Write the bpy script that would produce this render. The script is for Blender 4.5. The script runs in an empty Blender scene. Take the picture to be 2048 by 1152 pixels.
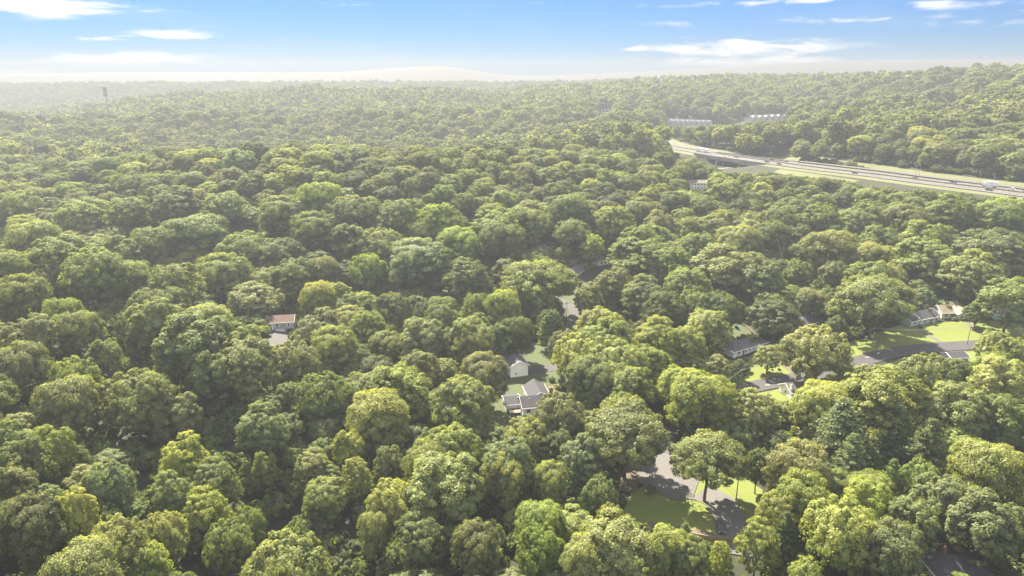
import bpy, math, random
import numpy as np
from mathutils import Vector, Matrix
R = math.radians
S = bpy.context.scene
COL = S.collection
# ------------------------------------------------------------------ camera, world, sun, exposure
CAM_H = 115.0
PITCH = R(17.4)
FPX = 1366.0                                   # focal length in pixels of the 2048 px wide photograph
cd = bpy.data.cameras.new('camera'); cam = bpy.data.objects.new('camera', cd); COL.objects.link(cam)
cam.location = (0, 0, CAM_H); cam.rotation_euler = (R(90) - PITCH, 0, 0)
cd.sensor_width = 36; cd.lens = 36 * FPX / 2048; cd.clip_start = 1; cd.clip_end = 30000
S.camera = cam
SUN_AZ, SUN_EL = R(-24), R(47)                 # azimuth measured from +Y towards +X
SUN = Vector((math.sin(SUN_AZ) * math.cos(SUN_EL), math.cos(SUN_AZ) * math.cos(SUN_EL), math.sin(SUN_EL)))
sl = bpy.data.lights.new('sun', 'SUN'); so = bpy.data.objects.new('sun', sl); COL.objects.link(so)
sl.energy = 5.0; sl.angle = R(0.55); sl.color = (1, .89, .70)
so.rotation_euler = SUN.to_track_quat('Z', 'Y').to_euler(); so.location = (-400, 300, 500)
S.view_settings.view_transform = 'Standard'; S.view_settings.look = 'None'
S.view_settings.exposure = 2.5; S.view_settings.gamma = 1
cy = S.cycles
cy.use_denoising = True; cy.max_bounces = 5; cy.diffuse_bounces = 3; cy.glossy_bounces = 1
cy.transmission_bounces = 2; cy.volume_bounces = 0; cy.transparent_max_bounces = 4
cy.use_adaptive_sampling = True; cy.adaptive_threshold = 0.015
cy.caustics_reflective = False; cy.caustics_refractive = False; cy.sample_clamp_indirect = 4

def N(nt, typ, **kw):
    n = nt.nodes.new(typ)
    for k, v in kw.items(): setattr(n, k, v)
    return n
def M2(nt, op, a, b=None, c=None, clamp=False):
    n = nt.nodes.new('ShaderNodeMath'); n.operation = op; n.use_clamp = clamp
    for i, x in enumerate((a, b, c)):
        if x is None: continue
        if isinstance(x, (int, float)): n.inputs[i].default_value = x
        else: nt.links.new(x, n.inputs[i])
    return n.outputs[0]

def pix_dir(u, v):
    yv = (576 - v) / FPX
    return ((u - 1024) / FPX, math.cos(PITCH) + yv * math.sin(PITCH), -math.sin(PITCH) + yv * math.cos(PITCH))

w = bpy.data.worlds.new('World'); S.world = w; w.use_nodes = True
nt = w.node_tree; nt.nodes.clear()
out = N(nt, 'ShaderNodeOutputWorld'); bg = N(nt, 'ShaderNodeBackground'); bg.inputs[1].default_value = 0.06
sky = N(nt, 'ShaderNodeTexSky'); sky.sky_type = 'NISHITA'; sky.sun_disc = False
sky.sun_elevation = SUN_EL; sky.sun_rotation = SUN_AZ; sky.air_density = 1.0; sky.dust_density = 0.0; sky.ozone_density = 3.0
tc = N(nt, 'ShaderNodeTexCoord'); sep = N(nt, 'ShaderNodeSeparateXYZ'); nt.links.new(tc.outputs['Generated'], sep.inputs[0])
SX, SY, SZ = sep.outputs
az = M2(nt, 'ARCTAN2', SX, SY)
el = M2(nt, 'ARCSINE', SZ)
cmb = N(nt, 'ShaderNodeCombineXYZ'); nt.links.new(M2(nt, 'MULTIPLY', az, 9), cmb.inputs[0]); nt.links.new(M2(nt, 'MULTIPLY', el, 42), cmb.inputs[1])
def noise(nt, vec, scale, detail=5, rough=.55, dist=0.0):
    n = N(nt, 'ShaderNodeTexNoise'); n.inputs['Scale'].default_value = scale; n.inputs['Detail'].default_value = detail
    n.inputs['Roughness'].default_value = rough; n.inputs['Distortion'].default_value = dist
    nt.links.new(vec, n.inputs['Vector']); return n.outputs[0]
nz = noise(nt, cmb.outputs[0], 1.7, 8, .6, .6)
nz2 = noise(nt, cmb.outputs[0], .55, 4, .5, .3)
# cloud banks: centre and half size (pixels of the photograph turned into azimuth and elevation), density
CL = [(60, 12, 170, 15, 1.0), (225, 26, 40, 8, .55), (330, 68, 110, 9, .85), (190, 78, 50, 5, .7), (265, 118, 135, 13, .92), (20, 141, 90, 4, .5),
      (1480, 96, 160, 17, 1.0), (1270, 97, 36, 6, .75), (1500, 122, 190, 11, .85), (1900, 8, 90, 10, .55), (1700, 40, 480, 8, .4),
      (1560, 4, 240, 6, .6), (690, 8, 50, 5, .3), (600, 152, 160, 5, .5), (80, 88, 220, 6, .15), (1150, 6, 200, 5, .3), (1980, 45, 260, 7, .35)]
tot = None
for (u, v, a, b, s) in CL:
    dx, dy, dz = pix_dir(u, v); L = math.sqrt(dx*dx + dy*dy + dz*dz)
    A0 = math.atan2(dx, dy); E0 = math.asin(dz / L); sa = a / FPX * .93; sb = b / FPX * .93
    p = M2(nt, 'POWER', M2(nt, 'MULTIPLY', M2(nt, 'SUBTRACT', az, A0), 1 / sa), 2)
    q = M2(nt, 'POWER', M2(nt, 'MULTIPLY', M2(nt, 'SUBTRACT', el, E0), 1 / sb), 2)
    g = M2(nt, 'MULTIPLY', M2(nt, 'EXPONENT', M2(nt, 'MULTIPLY', M2(nt, 'ADD', p, q), -.9)), s)
    tot = g if tot is None else M2(nt, 'MAXIMUM', tot, g)
# unseen bright clouds well above the frame, added to raise the ambient light
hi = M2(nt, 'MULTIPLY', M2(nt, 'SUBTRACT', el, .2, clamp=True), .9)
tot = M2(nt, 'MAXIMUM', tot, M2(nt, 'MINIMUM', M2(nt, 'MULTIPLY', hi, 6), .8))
f = M2(nt, 'ADD', tot, M2(nt, 'MULTIPLY', M2(nt, 'SUBTRACT', nz, .5), 2.6))
f = M2(nt, 'MULTIPLY', M2(nt, 'SUBTRACT', f, .31), 1.9, clamp=True)
f = M2(nt, 'MULTIPLY', f, M2(nt, 'MULTIPLY', tot, 2.2, clamp=True), clamp=True)
streak = M2(nt, 'MULTIPLY', M2(nt, 'SUBTRACT', nz2, .5, clamp=True), .35)
f = M2(nt, 'MAXIMUM', f, streak)
tint = N(nt, 'ShaderNodeMix', data_type='RGBA', blend_type='MULTIPLY'); tint.inputs[0].default_value = 1
nt.links.new(sky.outputs[0], tint.inputs[6]); tint.inputs[7].default_value = (.072, .185, .37, 1)
mx = N(nt, 'ShaderNodeMix', data_type='RGBA'); nt.links.new(f, mx.inputs[0]); nt.links.new(tint.outputs[2], mx.inputs[6])
mx.inputs[7].default_value = (3.7, 3.7, 3.7, 1)
br_ = N(nt, 'ShaderNodeMix', data_type='RGBA', blend_type='MULTIPLY'); br_.inputs[0].default_value = 1; nt.links.new(mx.outputs[2], br_.inputs[6])
nt.links.new(M2(nt, 'ADD', M2(nt, 'MULTIPLY', M2(nt, 'MULTIPLY', M2(nt, 'SUBTRACT', el, .2, clamp=True), 3, clamp=True), .55), 1.0), br_.inputs[7])  # sky overhead made brighter, added as ambient fill
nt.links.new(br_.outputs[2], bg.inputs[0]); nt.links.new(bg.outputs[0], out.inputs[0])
w.cycles.sampling_method = 'MANUAL'; w.cycles.sample_map_resolution = 512

# ------------------------------------------------------------------ helpers
rnd = random.Random(7); rng = np.random.default_rng(11)
def tag(o, label=None, cat=None, group=None, kind=None):
    if label: o['label'] = label
    if cat: o['category'] = cat
    if group: o['group'] = group
    if kind: o['kind'] = kind
    return o
def empty(name, loc, rz=0.0, *a, **k):
    o = bpy.data.objects.new(name, None); COL.objects.link(o); o.location = loc; o.rotation_euler = (0, 0, rz)
    o.empty_display_size = .5
    return tag(o, *a, **k)
class MB:
    """collects faces of one mesh"""
    def __init__(s): s.v = []; s.f = []; s.m = []
    def add(s, vs, fs, mi=0):
        b = len(s.v); s.v += [tuple(v) for v in vs]; s.f += [tuple(i + b for i in f) for f in fs]; s.m += [mi] * len(fs); return s
    def box(s, x0, x1, y0, y1, z0, z1, mi=0):
        return s.add([(x0,y0,z0),(x1,y0,z0),(x1,y1,z0),(x0,y1,z0),(x0,y0,z1),(x1,y0,z1),(x1,y1,z1),(x0,y1,z1)],
                     [(0,3,2,1),(4,5,6,7),(0,1,5,4),(1,2,6,5),(2,3,7,6),(3,0,4,7)], mi)
    def tube(s, pts, rad, n=6, cap=True, mi=0):
        pts = [Vector(p) for p in pts]; rings = []
        if not hasattr(rad, '__len__'): rad = [rad] * len(pts)
        for i, p in enumerate(pts):
            d = (pts[min(i+1, len(pts)-1)] - pts[max(i-1, 0)]).normalized()
            a = d.cross(Vector((0, 1, .13)) if abs(d.z) > .8 else Vector((0, 0, 1))).normalized(); b = d.cross(a)
            rings.append([p + (a * math.cos(t) + b * math.sin(t)) * rad[i] for t in [2*math.pi*k/n for k in range(n)]])
        vs = [v for r_ in rings for v in r_]; fs = []
        for i in range(len(pts) - 1):
            for k in range(n):
                k2 = (k + 1) % n; fs.append((i*n+k, i*n+k2, (i+1)*n+k2, (i+1)*n+k))
        if cap: fs += [tuple(range(n)), tuple((len(pts)-1)*n + k for k in reversed(range(n)))]
        return s.add(vs, fs, mi)
    def slab(s, quad, th, mi=0):
        """a quad or polygon given a thickness downwards"""
        n = len(quad); q = [Vector(p) for p in quad]; lo = [p - Vector((0, 0, th)) for p in q]
        fs = [tuple(range(n)), tuple(range(2*n-1, n-1, -1))] + [(i, i+n, (i+1) % n + n, (i+1) % n) for i in range(n)]
        return s.add(q + lo, fs, mi)
    def mesh(s, name, mats, smooth=False):
        me = bpy.data.meshes.new(name); me.from_pydata(s.v, [], s.f); me.update()
        for m in (mats if isinstance(mats, (list, tuple)) else [mats]): me.materials.append(m)
        if len(set(s.m)) > 1: me.polygons.foreach_set('material_index', s.m)
        if smooth: me.polygons.foreach_set('use_smooth', [True] * len(me.polygons))
        return me
    def build(s, name, mats, parent=None, smooth=False, loc=None):
        o = bpy.data.objects.new(name, s.mesh(name, mats, smooth)); COL.objects.link(o)
        if parent: o.parent = parent
        if loc: o.location = loc
        return o
def link_mesh(name, me, parent=None):
    o = bpy.data.objects.new(name, me); COL.objects.link(o)
    if parent: o.parent = parent
    return o
def copy_tree(o, parent=None):
    c = o.copy(); COL.objects.link(c); c.parent = parent
    for ch in [x for x in o.children]: copy_tree(ch, c)
    return c

# ------------------------------------------------------------------ materials
def mat(name, col, col2=None, scale=1.0, rough=.85, bump=0.0, detail=6, metal=0.0, coord='Object', lines=None, spec=.3, scale2=None):
    m = bpy.data.materials.new(name); m.use_nodes = True; t = m.node_tree
    b = t.nodes['Principled BSDF']; b.inputs['Roughness'].default_value = rough; b.inputs['Metallic'].default_value = metal
    b.inputs['Specular IOR Level'].default_value = spec
    c = N(t, 'ShaderNodeTexCoord'); v = c.outputs[coord]
    n = noise(t, v, scale, detail, .6)
    fac = M2(t, 'MULTIPLY', M2(t, 'SUBTRACT', n, .3), 2.5, clamp=True)
    if scale2:
        n2 = noise(t, v, scale2, 3, .6)
        fac = M2(t, 'ADD', M2(t, 'MULTIPLY', fac, .55), M2(t, 'MULTIPLY', M2(t, 'SUBTRACT', n2, .3, clamp=True), 1.1), clamp=True)
    k = N(t, 'ShaderNodeMix', data_type='RGBA'); t.links.new(fac, k.inputs[0])
    k.inputs[6].default_value = (*col, 1); k.inputs[7].default_value = (*(col2 or [x * .8 for x in col]), 1)
    res = k.outputs[2]
    if lines:
        wv = N(t, 'ShaderNodeTexWave', bands_direction=lines[0]); wv.inputs['Scale'].default_value = lines[1]; t.links.new(v, wv.inputs[0])
        k2 = N(t, 'ShaderNodeMix', data_type='RGBA', blend_type='MULTIPLY'); k2.inputs[0].default_value = 1
        t.links.new(res, k2.inputs[6])
        g = M2(t, 'ADD', M2(t, 'MULTIPLY', wv.outputs[1], lines[2]), 1 - lines[2])
        t.links.new(g, k2.inputs[7]); res = k2.outputs[2]
    t.links.new(res, b.inputs['Base Color'])
    if bump:
        bm = N(t, 'ShaderNodeBump'); bm.inputs['Strength'].default_value = bump; bm.inputs['Distance'].default_value = .05
        t.links.new(n, bm.inputs['Height']); t.links.new(bm.outputs[0], b.inputs['Normal'])
    return m
def leaf_mat(name, dark, light, hue_var=.022):
    m = bpy.data.materials.new(name); m.use_nodes = True; t = m.node_tree; t.nodes.clear()
    o = N(t, 'ShaderNodeOutputMaterial'); at = N(t, 'ShaderNodeAttribute', attribute_name='tone')
    k = N(t, 'ShaderNodeMix', data_type='RGBA'); t.links.new(at.outputs['Fac'], k.inputs[0])
    k.inputs[6].default_value = (*dark, 1); k.inputs[7].default_value = (*light, 1)
    oi = N(t, 'ShaderNodeObjectInfo')
    h = N(t, 'ShaderNodeHueSaturation')
    t.links.new(M2(t, 'ADD', M2(t, 'MULTIPLY', M2(t, 'SUBTRACT', oi.outputs['Random'], .5), hue_var), .5), h.inputs['Hue'])
    rr = M2(t, 'FRACT', M2(t, 'MULTIPLY', oi.outputs['Random'], 17.31))
    t.links.new(M2(t, 'ADD', M2(t, 'MULTIPLY', rr, .55), .75), h.inputs['Value'])
    rs = M2(t, 'FRACT', M2(t, 'MULTIPLY', oi.outputs['Random'], 5.77))
    t.links.new(M2(t, 'ADD', M2(t, 'MULTIPLY', rs, .3), .82), h.inputs['Saturation'])
    t.links.new(k.outputs[2], h.inputs['Color'])
    d = N(t, 'ShaderNodeBsdfDiffuse'); tr = N(t, 'ShaderNodeBsdfTranslucent'); t.links.new(h.outputs[0], d.inputs[0])
    tm = N(t, 'ShaderNodeMix', data_type='RGBA', blend_type='MULTIPLY'); tm.inputs[0].default_value = 1
    t.links.new(h.outputs[0], tm.inputs[6]); tm.inputs[7].default_value = (1.45, 1.35, .45, 1); t.links.new(tm.outputs[2], tr.inputs[0])
    ms = N(t, 'ShaderNodeMixShader'); ms.inputs[0].default_value = .5
    t.links.new(d.outputs[0], ms.inputs[1]); t.links.new(tr.outputs[0], ms.inputs[2])
    gl = N(t, 'ShaderNodeBsdfGlossy'); gl.inputs['Roughness'].default_value = .55; gl.inputs[0].default_value = (.8, .85, .8, 1)
    mg = N(t, 'ShaderNodeMixShader'); mg.inputs[0].default_value = .02
    t.links.new(ms.outputs[0], mg.inputs[1]); t.links.new(gl.outputs[0], mg.inputs[2]); t.links.new(mg.outputs[0], o.inputs[0])
    return m
LEAF = {'g': leaf_mat('leaf_mid_green', (.096, .128, .030), (.235, .285, .085)),
        'y': leaf_mat('leaf_yellow_green', (.125, .170, .038), (.335, .355, .100)),
        'd': leaf_mat('leaf_dark_green', (.062, .096, .030), (.172, .205, .060)),
        'o': leaf_mat('leaf_olive', (.100, .126, .042), (.25, .275, .102)),
        'b': leaf_mat('leaf_blue_green', (.098, .145, .062), (.225, .28, .13))}
BARK = mat('bark', (.13, .10, .075), (.07, .055, .045), 6, bump=.6)
BARE = mat('bare_wood', (.42, .36, .28), (.28, .24, .19), 3)
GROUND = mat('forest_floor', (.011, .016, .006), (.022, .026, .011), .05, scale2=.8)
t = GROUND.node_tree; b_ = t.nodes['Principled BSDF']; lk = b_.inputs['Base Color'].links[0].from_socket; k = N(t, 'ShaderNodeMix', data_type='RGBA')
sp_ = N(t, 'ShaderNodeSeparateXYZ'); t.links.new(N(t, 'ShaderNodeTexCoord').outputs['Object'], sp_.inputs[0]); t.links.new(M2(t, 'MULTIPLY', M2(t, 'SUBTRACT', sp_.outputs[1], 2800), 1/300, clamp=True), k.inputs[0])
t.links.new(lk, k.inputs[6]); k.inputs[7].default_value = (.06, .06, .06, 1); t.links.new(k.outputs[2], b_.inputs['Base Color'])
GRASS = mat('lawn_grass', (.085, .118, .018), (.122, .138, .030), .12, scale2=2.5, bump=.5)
GRASSD = mat('shaded_lawn_grass', (.036, .056, .016), (.056, .070, .024), .1, scale2=2, bump=.5)  # darker copy of the lawn grass, shade put into its colour
VERGE = mat('dry_verge_grass', (.065, .085, .028), (.12, .118, .055), .03, scale2=.5, bump=.4)
ASPH = mat('asphalt', (.038, .038, .043), (.055, .053, .058), .25, scale2=4, rough=.8)
ASPHL = mat('worn_asphalt', (.080, .078, .078), (.108, .104, .102), .15, scale2=3, rough=.85)
LANE = mat('lane_asphalt', (.055, .054, .058), (.078, .075, .078), .15, scale2=3, rough=.85)
CONC = mat('highway_concrete', (.065, .065, .066), (.09, .088, .087), .05, scale2=1)
DIRT = mat('gravel_dirt', (.075, .060, .042), (.11, .092, .066), .5, scale2=6, bump=.4)
PAINT = mat('road_paint', (.40, .40, .39), (.28, .28, .27), 2)
PAINTY = mat('yellow_paint', (.7, .5, .12), (.55, .42, .12), 2)
WHITE = mat('white_siding', (.86, .86, .86), (.80, .80, .80), 1.2, lines=('Z', 2.2, .12))
TRIM = mat('white_trim', (.8, .8, .78), (.72, .72, .7), 2)
CREAM = mat('cream_stucco', (.78, .72, .60), (.7, .65, .55), 1)
GREYW = mat('grey_siding', (.40, .43, .47), (.34, .37, .41), 1.2, lines=('Z', 2.2, .12))
BLUEW = mat('pale_blue_siding', (.55, .60, .66), (.48, .54, .6), 1.2, lines=('Z', 2.2, .12))
GREENW = mat('pale_green_siding', (.42, .62, .56), (.36, .54, .5), 1.2, lines=('Z', 2.2, .12))
BRICKM = mat('brick', (.36, .16, .11), (.26, .12, .09), 3, lines=('Z', 4, .3))
FOUND = mat('concrete_base', (.28, .27, .25), (.22, .215, .2), 1.5)
RD = mat('dark_shingles', (.085, .082, .10), (.125, .12, .135), 1.3, scale2=.25, lines=('Z', 3, .25), bump=.3)
RG = mat('grey_shingles', (.036, .038, .050), (.062, .062, .072), 1.0, scale2=.2, lines=('Z', 3, .2), bump=.3)
RR = mat('red_shingles', (.115, .068, .052), (.085, .055, .043), 1.0, scale2=.3, lines=('Z', 3, .2), bump=.3)
RB = mat('brown_shingles', (.25, .20, .16), (.17, .14, .12), .8, scale2=.2, lines=('Z', 3, .2), bump=.3)
RT = mat('tan_shingles', (.16, .14, .12), (.12, .105, .09), 1.0, scale2=.3, lines=('Z', 3, .2), bump=.3)
GLASS = mat('dark_window_glass', (.03, .035, .045), (.05, .055, .065), 2, rough=.15, spec=.6)
METAL = mat('galvanised_metal', (.5, .5, .5), (.42, .42, .43), 3, rough=.5, metal=.4)
DMETAL = mat('dark_steel', (.10, .10, .11), (.14, .14, .14), 3, rough=.6, metal=.3)
WOODP = mat('weathered_pole_wood', (.22, .17, .13), (.15, .12, .1), 4)
WOODF = mat('tan_fence_wood', (.36, .28, .2), (.28, .22, .16), 2, lines=('X', 3, .3))
RUBBER = mat('tyre_rubber', (.03, .03, .03), (.045, .045, .045), 5)
PW = mat('white_car_paint', (.8, .8, .8), (.76, .76, .76), 3, rough=.3, spec=.5)
PK = mat('dark_car_paint', (.05, .055, .065), (.06, .065, .075), 3, rough=.3, spec=.5)
PG = mat('silver_car_paint', (.4, .42, .43), (.36, .38, .4), 3, rough=.35, metal=.4)
PR = mat('red_car_paint', (.14, .025, .02), (.12, .025, .02), 3, rough=.3, spec=.5)
BLUEP = mat('blue_plastic', (.10, .22, .42), (.08, .18, .36), 2)
FARW = mat('far_pale_wall', (.62, .62, .62), (.54, .54, .55), .1)

# ------------------------------------------------------------------ projection and terrain
cP, sP = math.cos(PITCH), math.sin(PITCH)
def proj(x, y, z):
    d = y * cP - (z - CAM_H) * sP; up = y * sP + (z - CAM_H) * cP
    return 1024 + FPX * x / d, 576 - FPX * up / d, d
ROWS = np.array([-400, 60, 150, 250, 350, 450, 520, 600, 750, 900, 1050, 1250, 1600, 2200, 2700, 3000, 3350, 3650, 4300.])
COLS = np.array([-1.3, -.73, -.5, -.25, -.1, 0, .2, .4, .6, .75, 1.3])
ZT = np.array([
 #-400 60 150 250 350 450 520 600 750 900 1050 1250 1600 2200 3000 4200 4900 5300 6400
 [14, 16, 24, 34, 16, 18, 28, 30, 20, 16, 30, 10, 0, 0, 60, 30, 113, 105, 60],
 [12, 14, 22, 32, 14, 18, 27, 30, 20, 16, 30, 10, 0, 0, 60, 30, 113, 105, 60],
 [6, 8, 14, 16, 4, 34, 42, 24, 8, 12, 33, 26, 46, 2, 62, 30, 117, 109, 60],
 [2, 2, 1, -1, 6, 42, 48, 22, 4, 10, 33, 26, 60, 10, 66, 30, 118, 110, 60],
 [1, 1, 0, 0, 6, 37, 47, 26, 11, 15, 36, 31, 58, 28, 64, 42, 142, 134, 60],
 [0, 0, 0, 0, 6, 32, 46, 30, 18, 20, 38, 36, 56, 45, 62, 55, 106, 98, 60],
 [0, 0, 0, 0, 5, 22, 34, 38, 38, 36, 37, 55, 77, 76, 72, 55, 125, 117, 60],
 [2, 2, 2, 2, 7, 20, 33, 40, 42, 44, 38, 60, 87, 80, 80, 55, 159, 151, 60],
 [4, 4, 4, 4, 10, 28, 40, 48, 56, 66, 74, 98, 90, 80, 84, 55, 170, 162, 60],
 [5, 5, 5, 5, 14, 40, 46, 56, 75, 83, 98, 104, 92, 80, 84, 55, 172, 164, 60],
 [6, 6, 6, 8, 20, 42, 50, 60, 80, 90, 102, 106, 95, 80, 84, 55, 170, 162, 60]], float)
def cr(p0, p1, p2, p3, t):
    return .5 * (2*p1 + (p2-p0)*t + (2*p0-5*p1+4*p2-p3)*t*t + (3*p1-p0-3*p2+p3)*t**3)
def base_T(x, y):
    x = np.asarray(x, float); y = np.asarray(y, float)
    t = np.clip(x / np.maximum(y, 120), -1.29, 1.29); yy = np.clip(y, -399, 4299)
    i = np.clip(np.searchsorted(COLS, t) - 1, 0, len(COLS)-2); j = np.clip(np.searchsorted(ROWS, yy) - 1, 0, len(ROWS)-2)
    a = (t - COLS[i]) / (COLS[i+1] - COLS[i]); b = (yy - ROWS[j]) / (ROWS[j+1] - ROWS[j])
    def Z(ii, jj): return ZT[np.clip(ii, 0, len(COLS)-1), np.clip(jj, 0, len(ROWS)-1)]
    r = [cr(Z(i-1, j+k), Z(i, j+k), Z(i+1, j+k), Z(i+2, j+k), a) for k in (-1, 0, 1, 2)]
    z = cr(r[0], r[1], r[2], r[3], b)
    amp = np.clip((y - 380) / 500, 0, 1) * np.clip((2900 - y) / 400, 0, 1)
    return z + amp * (2.5*np.sin(x*.021 + 1.3*np.sin(y*.011)) + 2.0*np.sin(y*.017 + x*.006 + 2) + 1.5*np.sin(x*.047+y*.03))
def plane_pt(u, v, z):
    dx, dy, dz = pix_dir(u, v); k = (z - CAM_H) / dz
    return Vector((dx*k, dy*k, z))
# highway line on a bench at 40 m
ZH = 40.0
HWP = [(1272,258),(1283,264),(1300,277),(1340,291),(1400,302),(1470,313),(1530,321),(1600,331),(1680,341),(1760,350),(1850,362),(1950,374),(2060,388),(2200,406),(2450,440)]
def smooth_line(P, step):
    P = [Vector(p) for p in P]; out = []
    for i in range(len(P) - 1):
        p0, p1, p2, p3 = P[max(i-1, 0)], P[i], P[i+1], P[min(i+2, len(P)-1)]
        n = max(2, int((p2-p1).length / step))
        for k in range(n): out.append(cr(p0, p1, p2, p3, k / n))
    out.append(P[-1]); return out
HW = smooth_line([plane_pt(u, v, ZH) for u, v in HWP], 12)
HWA = np.array([(p.x, p.y) for p in HW])
def dist_line(x, y, A):
    """distance to a polyline (numpy)"""
    x = np.asarray(x, float); y = np.asarray(y, float); best = np.full(x.shape, 1e9)
    for k in range(len(A) - 1):
        ax, ay = A[k]; bx, by = A[k+1]; dx, dy = bx-ax, by-ay; L = dx*dx + dy*dy + 1e-9
        t = np.clip(((x-ax)*dx + (y-ay)*dy) / L, 0, 1)
        best = np.minimum(best, np.hypot(x - ax - t*dx, y - ay - t*dy))
    return best
def sstep(a, b, v):
    t = np.clip((v - a) / (b - a), 0, 1); return t*t*(3-2*t)
BR = plane_pt(1478, 316, ZH)                                   # middle of the bridge
ib = int(np.argmin(np.hypot(HWA[:,0]-BR.x, HWA[:,1]-BR.y))); hd = (HW[ib+1] - HW[ib-1]).normalized(); hn = Vector((-hd.y, hd.x, 0))
UNDER = [BR + hn * s for s in (-130, -80, -40, 0, 40, 80)]
UNA = np.array([(p.x, p.y) for p in UNDER])
def T(x, y):
    z = base_T(x, y); x = np.asarray(x, float); y = np.asarray(y, float)
    if canyon is not None:
        m = (y > 60) & (y < 480) & (x < 40)
        if m.any():
            if z.ndim: z[m] -= 11 * (1 - sstep(5, 34, dist_line(x[m], y[m], canyon)))
            else: z = z - 11 * (1 - sstep(5, 34, dist_line(x, y, canyon)))
    m = (y > 250) & (y < 1500)
    if m.any():
        zz = z[m] if z.ndim else z; xx = x[m] if x.ndim else x; yy = y[m] if y.ndim else y
        d = dist_line(xx, yy, HWA); k = 1 - sstep(24, 75, d)
        zz = zz * (1-k) + (ZH - .6) * k
        du = dist_line(xx, yy, UNA); zz = zz - 8.0 * (1 - sstep(24, 44, du)) * (1 - sstep(60, 120, np.hypot(xx-BR.x, yy-BR.y)))
        if z.ndim: z[m] = zz
        else: z = zz
    return z
canyon = None
def Tz(x, y): return float(T(np.array([x]), np.array([y]))[0])
YS = 70 * 1.004 ** np.arange(0, 1130)
def hit(u, v, h=0.0):
    """the point, h above the ground, seen at a pixel of the photograph"""
    dx, dy, dz = pix_dir(u, v); k = YS / dy; X = dx*k; Z = CAM_H + dz*k
    g = Z - T(X, YS) - h; i = np.argmax(g <= 0)
    if g[i] > 0: i = len(YS) - 1
    if i == 0: t = YS[0]
    else: a, b = g[i-1], g[i]; t = YS[i-1] + (YS[i]-YS[i-1]) * (a / (a - b))
    return Vector((dx*t/dy, t, Tz(dx*t/dy, t)))

canyon = np.array([(p.x, p.y) for p in [hit(u, v) for u, v in [(40,590),(150,690),(240,790),(310,860),(390,950),(470,1040),(580,1160),(680,1290)]]])
# ground sheet, finer near the camera
def build_ground():
    ys = [-380.]
    while ys[-1] < 4250: ys.append(ys[-1] + (60 if ys[-1] < 60 else max(3.2, (ys[-1]) * .011)))
    ys = np.array(ys); s = np.linspace(-1, 1, 520); s = np.sign(s) * (abs(s) * .75 + .25 * abs(s)**3) * 1.15
    YY, SS = np.meshgrid(ys, s, indexing='ij'); XX = SS * (YY + 520)
    ZZ = T(XX.ravel(), YY.ravel()).reshape(XX.shape)
    nr, nc = XX.shape; V = np.stack([XX, YY, ZZ], -1).reshape(-1, 3)
    i = np.arange(nr*nc).reshape(nr, nc); F = np.stack([i[:-1,:-1], i[:-1,1:], i[1:,1:], i[1:,:-1]], -1).reshape(-1, 4)
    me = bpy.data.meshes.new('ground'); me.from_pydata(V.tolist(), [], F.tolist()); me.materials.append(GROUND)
    me.polygons.foreach_set('use_smooth', [True] * len(me.polygons))
    tag(link_mesh('ground', me), kind='structure')
build_ground()

def inpoly(px, py, poly):
    px = np.asarray(px, float); py = np.asarray(py, float); c = np.zeros(px.shape, bool); n = len(poly)
    for i in range(n):
        x1, y1 = poly[i]; x2, y2 = poly[(i+1) % n]
        k = ((y1 > py) != (y2 > py)) & (px < (x2-x1)*(py-y1)/((y2-y1) if y2 != y1 else 1e-9) + x1)
        c ^= k
    return c
CLEAR = []                                                    # ground polygons that stay free of trees
def ribbon(name, pts, width, m, lift=.22, kind='structure', step=4, label=None, cat=None):
    """road draped over the ground with a small kerb edge"""
    P = smooth_line([Vector((p[0], p[1], 0)) for p in pts], step); b = MB(); prev = None; n = 4
    for i, p in enumerate(P):
        d = (P[min(i+1, len(P)-1)] - P[max(i-1, 0)]).normalized(); s = Vector((-d.y, d.x, 0)); row = []
        wd = width(i/(len(P)-1)) if callable(width) else width
        for k in range(n+1):
            q = p + s * wd * (k/n - .5); row.append(q)
        row = [(q.x, q.y, Tz(q.x, q.y) + lift) for q in row]
        row = [(row[0][0], row[0][1], row[0][2]-lift-.3)] + row + [(row[-1][0], row[-1][1], row[-1][2]-lift-.3)]
        b.v += row
        if i: 
            for k in range(n+2): a = (i-1)*(n+3)+k; b.f.append((a, a+n+3, a+n+4, a+1)); b.m.append(0)
    o = b.build(name, m); tag(o, label, cat, kind=kind)
    CLEAR.append(('line', np.array([(p.x, p.y) for p in P]), (width(.5) if callable(width) else width)/2))
    return o, P
def patch(name, pix, m, lift=.12, cell=3.0, clear=True):
    """a patch of ground (lawn, turning circle) given by its outline"""
    poly = [(p.x, p.y) for p in [hit(u, v) for u, v in pix]]
    xs = [p[0] for p in poly]; ys = [p[1] for p in poly]
    import bmesh
    bm = bmesh.new(); bm.faces.new([bm.verts.new((x, y, 0)) for x, y in poly])
    x = min(xs) + cell
    while x < max(xs):
        bmesh.ops.bisect_plane(bm, geom=bm.verts[:]+bm.edges[:]+bm.faces[:], plane_co=(x, 0, 0), plane_no=(1, 0, 0)); x += cell
    y = min(ys) + cell
    while y < max(ys):
        bmesh.ops.bisect_plane(bm, geom=bm.verts[:]+bm.edges[:]+bm.faces[:], plane_co=(0, y, 0), plane_no=(0, 1, 0)); y += cell
    for v in bm.verts: v.co.z = Tz(v.co.x, v.co.y) + lift
    bmesh.ops.recalc_face_normals(bm, faces=bm.faces[:])
    if sum(f.normal.z for f in bm.faces) < 0: bmesh.ops.reverse_faces(bm, faces=bm.faces[:])
    me = bpy.data.meshes.new(name); bm.to_mesh(me); bm.free(); me.materials.append(m)
    o = link_mesh(name, me); tag(o, kind='structure')
    if clear: CLEAR.append(('poly', poly, 0))
    return o
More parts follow.
